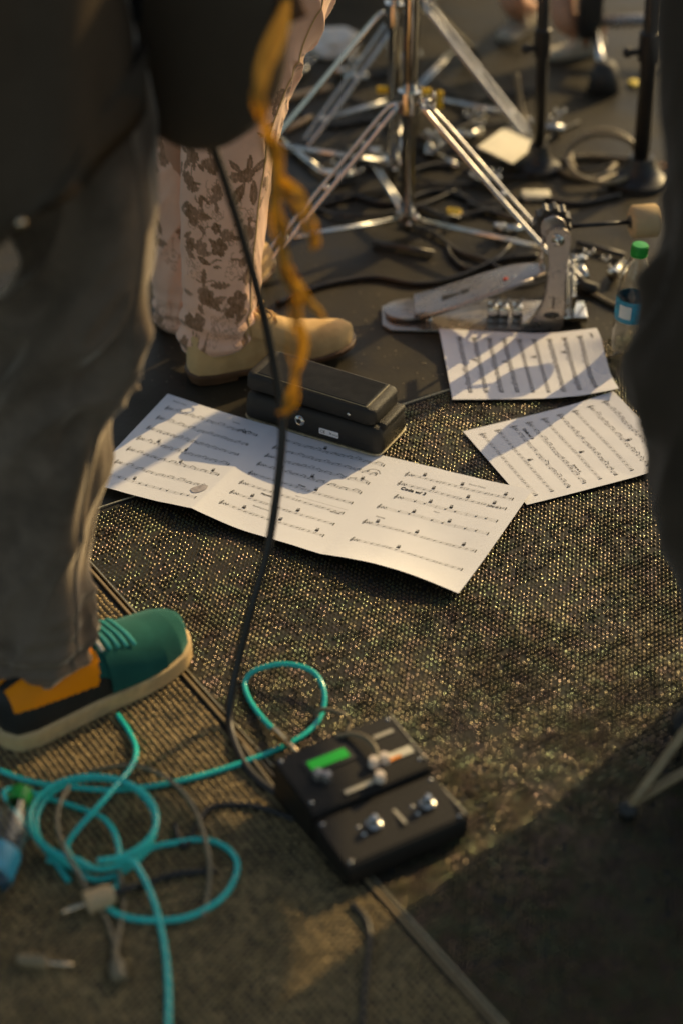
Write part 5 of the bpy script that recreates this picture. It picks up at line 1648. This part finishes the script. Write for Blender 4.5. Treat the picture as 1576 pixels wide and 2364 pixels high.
# loop feeding the effects pedal, then away to the coil
tc_ = [G(640, 1690, .016), G(612, 1664, zt + .003), G(578, 1618, zt), G(566, 1575, zt), G(594, 1546, zt + .01), G(660, 1533, zt + .02), G(722, 1551, zt + .018), G(748, 1596, zt + .01), G(742, 1650, zt), G(706, 1694, zt), G(640, 1730, zt), G(540, 1768, zt), G(430, 1800, zt), G(330, 1818, zt), G(250, 1824, zt + .004), G(170, 1818, zt + .006), G(110, 1812, zt), G(50, 1798, zt), G(-20, 1770, zt), G(-90, 1740, zt)]
cable(tc_, RT, M['teal'], 'teal cable looping beside the effects pedal and running straight to the coil', name='instrument_cable')
plug('p', G(664, 1714, 0.024), G(720, 1768, 0.030) - G(640, 1690, 0.016), 'brass jack plug on the end of the teal loop at the effects pedal', M['brass'])
put('cable_sleeve', tube(np.array([G(632, 1684, .0155), G(652, 1704, .0185), G(664, 1716, .0205)]), 0.0046, 10), M['greycable'], label='grey strain relief sleeve behind the brass jack plug', cat='sleeve')
# the coil
def circ(cx, cy, rx, ry, a0, a1, z0, z1, n_=14):
    out = []
    for k in range(n_):
        a = R(a0 + (a1 - a0) * k / (n_ - 1))
        out.append(G(cx + rx * math.cos(a), cy + ry * math.sin(a), z0 + (z1 - z0) * k / (n_ - 1)))
    return out
coil = [G(272, 1650, zt), G(300, 1692, zt), G(315, 1732, zt + .004), G(304, 1770, zt + .012), G(268, 1815, .032), G(222, 1868, .034), G(182, 1912, .026), G(156, 1952, .018), G(170, 1985, .012)]
coil += circ(215, 1895, 150, 105, 110, -20, .012, .012, 6)[1:] if False else []
coil += circ(222, 1902, 138, 104, 95, 95 + 355, 0.016, 0.020, 22)
coil += circ(216, 1890, 146, 98, 95 + 10, 95 + 350, 0.028, 0.034, 22)
coil += [G(300, 1985, .028), G(330, 2022, .020), G(352, 2070, .013), G(370, 2130, zt), G(384, 2210, zt), G(390, 2290, zt), G(389, 2380, zt), G(386, 2480, zt), G(380, 2580, zt)]
cable(coil, RT, M['teal'], 'teal cable wound into a double coil with its tail leading away', name='instrument_cable', n_=10)
c3 = [G(160, 2035, zt), G(128, 1990, zt), G(80, 1930, .016), G(35, 1868, .022), G(10, 1835, .022), G(22, 1822, .020), G(60, 1826, .016), G(120, 1845, zt), G(190, 1868, zt), G(240, 1890, zt + .006), G(268, 1930, .02), G(278, 1985, .02), G(276, 2030, zt), G(262, 2060, zt), G(246, 2090, zt), G(290, 2117, zt), G(370, 2125, zt), G(440, 2115, zt), G(505, 2080, zt), G(540, 2035, zt), G(548, 1990, zt), G(520, 1955, zt), G(470, 1938, zt), G(410, 1945, zt), G(350, 1958, zt), G(310, 1995, zt), G(265, 2022, zt), G(215, 2030, zt), G(160, 2000, zt), G(110, 1985, zt)]
cable(c3, RT, M['teal'], 'teal cable lying in a wide loop under the double coil', name='instrument_cable', n_=10)
# brown and black leads
zb = 0.0045 + 0.003
cable([G(205, 1780, zb), G(310, 1768, zb + .010), G(390, 1800, .020), G(440, 1852, .014), G(466, 1910, .016), G(484, 1985, .016), G(482, 2060, zb), G(470, 2120, zb)], 0.0030, M['greycable'], 'dusty grey lead crossing over the teal cable beside the coil', name='patch_lead')
cable([G(160, 1815, .03), G(138, 1860, .036), G(133, 1905, .036), G(150, 1960, .034), G(178, 2010, .026), G(210, 2065, .014), G(240, 2110, zb), G(262, 2165, zb), G(270, 2210, zb), G(278, 2250, zb)], 0.0028, M['greycable'], 'dusty grey lead draped over the double coil', name='patch_lead')
cable([G(276, 2010, .016), G(284, 2060, .010), G(284, 2110, zb), G(274, 2160, zb), G(268, 2205, zb)], 0.0028, M['greycable'], 'short dusty lead passing under the coil beside the draped one', name='patch_lead')
cable([G(560, 1720, zb), G(600, 1775, zb), G(645, 1830, zb), G(700, 1862, zb), G(760, 1850, .016)], 0.0026, M['greycable'], 'thin brown lead lying against the black guitar cable', name='patch_lead')
cable([G(404, 1905, zb), G(412, 1935, zb), G(432, 1950, zb), G(480, 1870, zb), G(560, 1858, zb), G(620, 1870, zb), G(700, 1900, zb)], 0.0036, M['cable'], 'black lead curling out from the effects pedal towards the coil', name='patch_lead')
cable([G(735, 1662, zb), G(732, 1645, .012), G(752, 1638, .020), G(790, 1648, .024), G(806, 1668, .012), G(800, 1690, zb)], 0.0030, M['greycable'], 'small brown lead loop behind the effects pedal', name='patch_lead')
cable([G(775, 1700, .069), G(810, 1694, .074), G(845, 1704, .076), G(866, 1728, .074), G(872, 1760, .069)], 0.0030, M['greycable'], 'brown lead resting on top of the effects pedal', name='patch_lead')
cable([G(812, 2085, zb), G(842, 2120, zb), G(852, 2165, zb), G(846, 2230, zb), G(838, 2320, zb), G(835, 2420, zb)], 0.0038, M['cable'], 'black lead leaving the front of the effects pedal', name='patch_lead')
# loose plugs near the picture's lower edge
plug('p', G(200, 2086, 0.016), G(120, 2120, 0.012) - G(330, 2040, .02), 'fat tan plug lying beside the draped grey lead', M['felt'], 0.030, r0=0.0135)
plug('p', G(110, 2222, 0.010), G(190, 2230, 0.010) - G(40, 2214, .010), 'pale loose plug lying near the teal cable tail', M['trim'], 0.03, r0=0.0085)
cable([G(226, 2076, 0.017), G(300, 2050, .016), G(340, 2040, zb), G(400, 2020, zb), G(500, 2010, zb)], 0.0042, M['cable'], 'black lead attached to the fat tan plug', name='patch_lead')
put('connector_boot', tube(catmull(np.array([G(266, 2195, .010), G(270, 2225, .012), G(276, 2262, .010)]), 5), [0.004] * 5 + [0.009] * 6, 12), M['greycable'], label='brown connector boot where the grey leads meet', cat='connector')

mo_ = thing('shade_monitor', (0.98, 2.12, 0), 'added unseen wedge monitor that shades the near right corner of the mat', 'shade caster')  # out-of-view block, added to extend the shadow over the lower right corner
bm_ = [(-0.21, 0.0), (0.21, 0.0), (0.21, 0.12), (-0.05, 0.40), (-0.21, 0.40)]
v_, f_ = prism(bm_, -0.27, 0.27, 0.01)
put('cabinet', frame(R(20), (0.98, 2.12, 0.002))((np.stack([v_[:, 0], v_[:, 2], v_[:, 1]], -1), [q[::-1] for q in f_])), M['blackmetal'], mo_, auto=40)
put('grille', frame(R(20), (0.98, 2.12, 0.002))((np.array([(0.205, -0.25, 0.13), (0.205, 0.25, 0.13), (-0.035, 0.25, 0.392), (-0.035, -0.25, 0.392)]) + [0.004, 0, 0.004], [[0, 1, 2, 3]])), M['darkmetal'], mo_, smooth=False)
# tripod foot of a music stand at the side
ms = thing('music_stand', (0.56, 1.90, 0), 'brass toned tripod stand with its foot beside the effects pedal', 'music stand')
mf = G(1447, 1868, 0.012)
hubm = np.array([0.60, 1.93, 0.30])
put('pole', rod((0.60, 1.93, 0.06), (0.62, 1.93, 1.0), 0.010), M['blackmetal'], ms)
put('hub', xf(lathe([(0.010, -0.03), (0.02, -0.028), (0.02, 0.028), (0.010, 0.03)], 14), None, hubm), M['blackmetal'], ms, auto=40)
for q in ([mf[0], mf[1], 0.012], [0.82, 1.80, 0.012], [0.62, 2.22, 0.012]):
    q = np.array(q)
    put('leg', tube(catmull(np.array([hubm + (q - hubm) * 0.06, hubm + (q - hubm) * 0.5 + [0, 0, 0.03], q]), 8), 0.0065, 10, flat=0.6), M['trim'], ms)
    for sg in (-1, 1):
        put('brace', rod(np.array([0.60, 1.93, 0.085]) + [0, sg * 0.006, 0], q + [0, sg * 0.003, 0.006], 0.0036, 8), M['trim'], ms)
    put('foot_cap', ball(q, 0.011, 8, (1.2, 1.2, 0.9)), M['rubber'], ms)

# ------------------------------------------------------------------ clutter among the stands
zf = 0.005
def floor_cable(px, r_, m, label, z0=None):
    z0 = r_ + 0.0005 if z0 is None else z0
    return cable([G(a, b, z0 + (c if len(t_) > 2 else 0)) for t_ in px for a, b, c in [(t_ + (0,))[:3]]], r_, m, label, name='floor_cable')
coilp = [(1190, 170, .10), (1205, 260, .03), (1230, 330), (1280, 385), (1340, 412), (1390, 405), (1420, 380)]
floor_cable(coilp, 0.0055, M['greycable'], 'grey cable dropping beside the slim microphone stand to the coil')
k_ = [G(1392 + 76 * math.cos(R(a)), 362 + 62 * math.sin(R(a)), 0.012 + 0.035 * max(0, -math.sin(R(a)))) for a in range(150, 150 + 330, 22)]
k_ += [G(1392 + 84 * math.cos(R(a)), 366 + 56 * math.sin(R(a)), 0.022 + 0.04 * max(0, -math.sin(R(a)))) for a in range(130, 130 + 340, 22)]
k_ += [G(1440, 400, .01), G(1470, 420, .008)]
cable(k_, 0.0055, M['greycable'], 'grey cable coiled on the floor beside the thick microphone stand', name='floor_cable', n_=6)
floor_cable([(1290, 372), (1350, 362), (1420, 366), (1470, 372)], 0.006, M['greycable'], 'straight grey cable running through the grey coil')
floor_cable([(640, 700), (740, 660), (860, 640), (960, 655), (1050, 640), (1150, 600), (1240, 590)], 0.005, M['cable'], 'black floor cable winding behind the floral trousers to the kick pedal')
floor_cable([(1030, 560), (1040, 590), (1080, 620), (1140, 600), (1180, 560), (1195, 530), (1180, 520)], 0.004, M['cable'], 'black looped cable under the front cymbal stand')
floor_cable([(700, 480), (800, 450), (900, 470), (1010, 440), (1120, 470), (1230, 455), (1330, 470), (1430, 450)], 0.005, M['cable'], 'black floor cable crossing behind the front cymbal stand')
floor_cable([(680, 250), (760, 290), (860, 280), (960, 320), (1050, 300), (1120, 270)], 0.005, M['cable'], 'black floor cable under the rear cymbal stand')
floor_cable([(1330, 610), (1350, 660), (1390, 690), (1430, 710)], 0.0045, M['greycable'], 'grey cable end lying beside the water bottle')
floor_cable([(1030, 535, .0), (1020, 520, .01), (1035, 500, .02), (1060, 505, .01)], 0.004, M['cable'], 'small black cable loop beside the yellow leaf')
def shard(px, py, rx, ry, m, label, name, cat, group=None, seed=0, z=0.004, thick=0.004, n_=10):
    g = random.Random(seed)
    c_ = G(px, py)
    sc = 4600 / np.linalg.norm(c_ - np.array([0, 0, CAM_H]))
    o = [(rx / sc * math.cos(a) * g.uniform(.75, 1.1), ry / sc * 1.9 * math.sin(a) * g.uniform(.75, 1.1)) for a in np.arange(n_) * 2 * math.pi / n_]
    v_, f_ = prism(o, 0, thick, 0.001, 1)
    v_[:, 2] += 6 * (v_[:, 0] ** 2) + z
    return put(name, (v_ + np.array([c_[0], c_[1], 0]), f_), m, label=label, cat=cat, group=group)
shard(1047, 497, 22, 13, M['yellow'], 'orange yellow leaf lying under the front cymbal stand', 'fallen_leaf', 'leaf', seed=1, n_=8)
shard(1462, 197, 14, 10, M['petal'], 'pale yellow petal on the bare floor near the thick microphone stand', 'petal', 'petal', seed=2)
shard(1345, 16, 14, 11, M['petal'], 'bright yellow petal by the drum rack clamp', 'petal', 'petal', seed=3)
# crumpled white towel
tw_c = G(768, 108)
bm = bmesh.new()
bmesh.ops.create_icosphere(bm, subdivisions=5, radius=1)
for v in bm.verts:
    q = v.co.copy()
    d_ = 1 + 0.45 * noise.noise(q * 1.7) + 0.30 * (1 - abs(noise.noise(q * 3.3))) + 0.1 * noise.noise(q * 7)
    v.co = Vector((q.x * 0.052 * d_, q.y * 0.05 * d_, max(-0.012, q.z * 0.026 * d_)))
tw = bm2(bm)
put('crumpled_towel', (tw[0] + np.array([tw_c[0], tw_c[1] - 0.01, 0.012]), tw[1]), M['white'], label='crumpled white towel on the dark floor behind the floral trousers', cat='towel')
# pale card box tipped on the floor
cb = G(1172, 395)
bx = frame(R(-28), (cb[0], cb[1] + 0.04, 0.036), pitch=R(-14), roll=R(-6))
cbx = thing('set_list_card', (cb[0], cb[1], 0), 'pale card folder propped up beside the slim microphone stand', 'card')
put('panel', bx(box(0.080, 0.135, 0.003, (0, 0, 0), 0.001)), M['card'], cbx, smooth=False)
put('back_flap', bx(xf(box(0.075, 0.09, 0.003, (0, 0, 0), 0.001), [[1, 0, 0], [0, 0.4, -0.9], [0, 0.9, 0.4]], (0, 0.07, -0.038))), M['card'], cbx, smooth=False)
# chrome clamps and wing nuts scattered at the stand feet
def clamp_bits(px, py, sc, seed, label):
    g = random.Random(seed)
    c_ = G(px, py)
    t = thing('cymbal_clamp', (c_[0], c_[1], 0), label, 'clamp', 'chrome cymbal clamps')
    a = g.uniform(0, 6.28)
    d_ = np.array([math.cos(a), math.sin(a), 0])
    put('tube', rod(c_ + [0, 0, 0.014] - d_ * 0.03 * sc, c_ + [0, 0, 0.014] + d_ * 0.035 * sc, 0.0095), M['chrome'], t)
    put('block', xf(box(0.03 * sc, 0.022 * sc, 0.026 * sc, (0, 0, 0.018), 0.005, 2), None, c_ + d_ * 0.03 * sc), M['chrome'], t, auto=40)
    for k in range(3):
        q = c_ + np.array([g.uniform(-.035, .035), g.uniform(-.03, .03), g.uniform(0.02, 0.05)]) * sc
        put('wing_nut', join(ball(q, 0.006 * sc, 8), ball(q + [0.009 * sc, 0, 0.006 * sc], 0.0065 * sc, 8, (.6, 1, 1.2)), ball(q + [-0.009 * sc, 0, 0.006 * sc], 0.0065 * sc, 8, (.6, 1, 1.2))), M['chrome'], t)
    return t
clamp_bits(990, 355, 1.1, 3, 'chrome cymbal clamp lying between the front stand legs')
clamp_bits(1085, 325, 1.0, 5, 'chrome cymbal clamp lying near the pale card folder')
clamp_bits(880, 385, 0.9, 7, 'chrome cymbal clamp lying left of the front stand pole')
clamp_bits(815, 190, 1.0, 11, 'chrome cymbal clamp lying by the crumpled towel')
clamp_bits(1265, 310, 1.0, 12, 'chrome cymbal clamp lying at the foot of the slim microphone stand')
clamp_bits(1340, 640, 0.9, 13, 'chrome cymbal clamp lying by the kick pedal hoop clamp')
clamp_bits(1180, 545, 0.8, 17, 'chrome cymbal clamp hanging by the right leg of the front stand')
clamp_bits(700, 175, 0.9, 19, 'chrome cymbal clamp lying beside the drum stick')
clamp_bits(1115, 430, 0.8, 23, 'chrome cymbal clamp lying behind the yellow leaf')
clamp_bits(790, 420, 0.9, 29, 'chrome cymbal clamp lying by the left leg of the front stand')
clamp_bits(930, 150, 0.9, 31, 'chrome cymbal clamp lying at the foot of the rear stand pole')
clamp_bits(1420, 640, 0.7, 37, 'chrome cymbal clamp lying right behind the standing water bottle')
for (a, b, c, d_, m_, lb_) in ((1010, 355, 1055, 385, 'chrome', 'short chrome tube on the floor by the front stand leg'), (860, 560, 1000, 585, 'darkmetal', 'dark metal rod on the floor under the front stand hub'), (1080, 470, 1230, 520, 'darkmetal', 'dark metal rod on the floor behind the drive cam'),
                               (660, 300, 720, 270, 'wood', 'short wooden stick behind the orange strap tail'), (1330, 560, 1440, 590, 'darkmetal', 'dark metal rod on the floor under the felt beater')):
    put('metal_rod' if m_ != 'wood' else 'drum_stick', rod(G(a, b, .008), G(c, d_, .008), 0.006), M[m_], label=lb_, cat='rod' if m_ != 'wood' else 'drum stick')
# sticks and tubes on the floor behind the floral trousers
put('drum_stick', tube(np.array([G(640, 232, .010), G(700, 216, .010), G(752, 203, .010), G(766, 199, .010)]), [0.0075, 0.0075, 0.0065, 0.003], 12), M['wood'], label='wooden drum stick on the floor behind the floral trousers', cat='drum stick')
put('chrome_tube', rod(G(628, 305, .012), G(745, 398, .012), 0.0065), M['chrome'], label='chrome tube lying on the floor behind the floral trousers', cat='tube')
put('drum_stick', tube(np.array([G(310, 332, .010), G(345, 346, .010), G(400, 366, .010)]), 0.0072, 10), M['wood'], label='drum stick lying between the two standing persons', cat='drum stick')
put('small_case', box(0.055, 0.034, 0.010, tuple(G(1236, 450, 0.006)), 0.003), M['card'], label='small pale grey case on the floor behind the kick pedal cam', cat='case', auto=40)
put('red_cloth', xf(ball((0, 0, 0), 0.03, 10, (1, 1, 0.6)), None, G(372, 478, .02)), M['red'], label='red cloth scrap on the floor by the floral trousers', cat='cloth')

# tangle of dark cables under the stands
gt_ = random.Random(21)
for k in range(13):
    x0, y0 = gt_.uniform(660, 1080), gt_.uniform(120, 640)
    pts = []
    dx, dy = gt_.uniform(45, 80), gt_.uniform(-18, 18)
    for q in range(6):
        pts.append((x0, y0))
        x0 += dx + gt_.uniform(-20, 20)
        y0 += dy + gt_.uniform(-34, 34)
        y0 = min(max(y0, 90), 690)
    rad_ = gt_.uniform(0.0035, 0.0055)
    P_ = catmull(np.array([G(a, b, rad_ + 0.0005 + gt_.uniform(0, 0.004)) for a, b in pts]), 12)
    put('floor_cable', tube(P_, rad_, 8), M['cable'], label='black floor cable in the tangle under the cymbal stands', cat='cable', group='tangled cables under the stands')

# grit, dust and chips on the bare floor behind the mat
N = 5200
gxx = RNG.uniform(-0.75, 0.85, N)
gyy = 2.5 + 2.2 * RNG.uniform(0, 1, N) ** 1.2
rel = np.stack([gxx - MC[0], gyy - MC[1]], -1)
s1 = rel @ E1
s2 = rel @ E2
clump = vnoise(gxx, gyy, 5.0, 2.0) + 0.5 * vnoise(gxx, gyy, 16.0, 6.0)
k = ((s2 < -0.004) | (s1 < -0.02)) & (clump + RNG.normal(0, 0.18, N) > 0.05)
gxx, gyy = gxx[k], gyy[k]
tvg = np.array([(1, 0, 0), (0.3, 0.9, 0), (-0.8, 0.5, 0), (-0.7, -0.7, 0), (0.4, -0.9, 0), (0.1, 0.1, 1.0)])
tfg = [[0, 1, 5], [1, 2, 5], [2, 3, 5], [3, 4, 5], [4, 0, 5]]
sc_ = RNG.uniform(0.0005, 0.0018, len(gxx))
grit_root = thing('floor_grit', (0, 3.2, 0), 'fine pale grit and dust scattered on the dark stage floor', 'grit')
grit_root['kind'] = 'stuff'
W, Fq = scatter_mesh(gxx, gyy, np.full(len(gxx), 0.0006), tvg, tfg, RNG.uniform(0, 6, len(gxx)), sc_, sc_, sc_ * 0.7)
M['grit'] = mat('pale_grit', (0.26, 0.20, 0.12), 0.3, var=0.4, vscale=40)
fast_mesh('grit', W, Fq, M['grit'], grit_root, 'stuff')
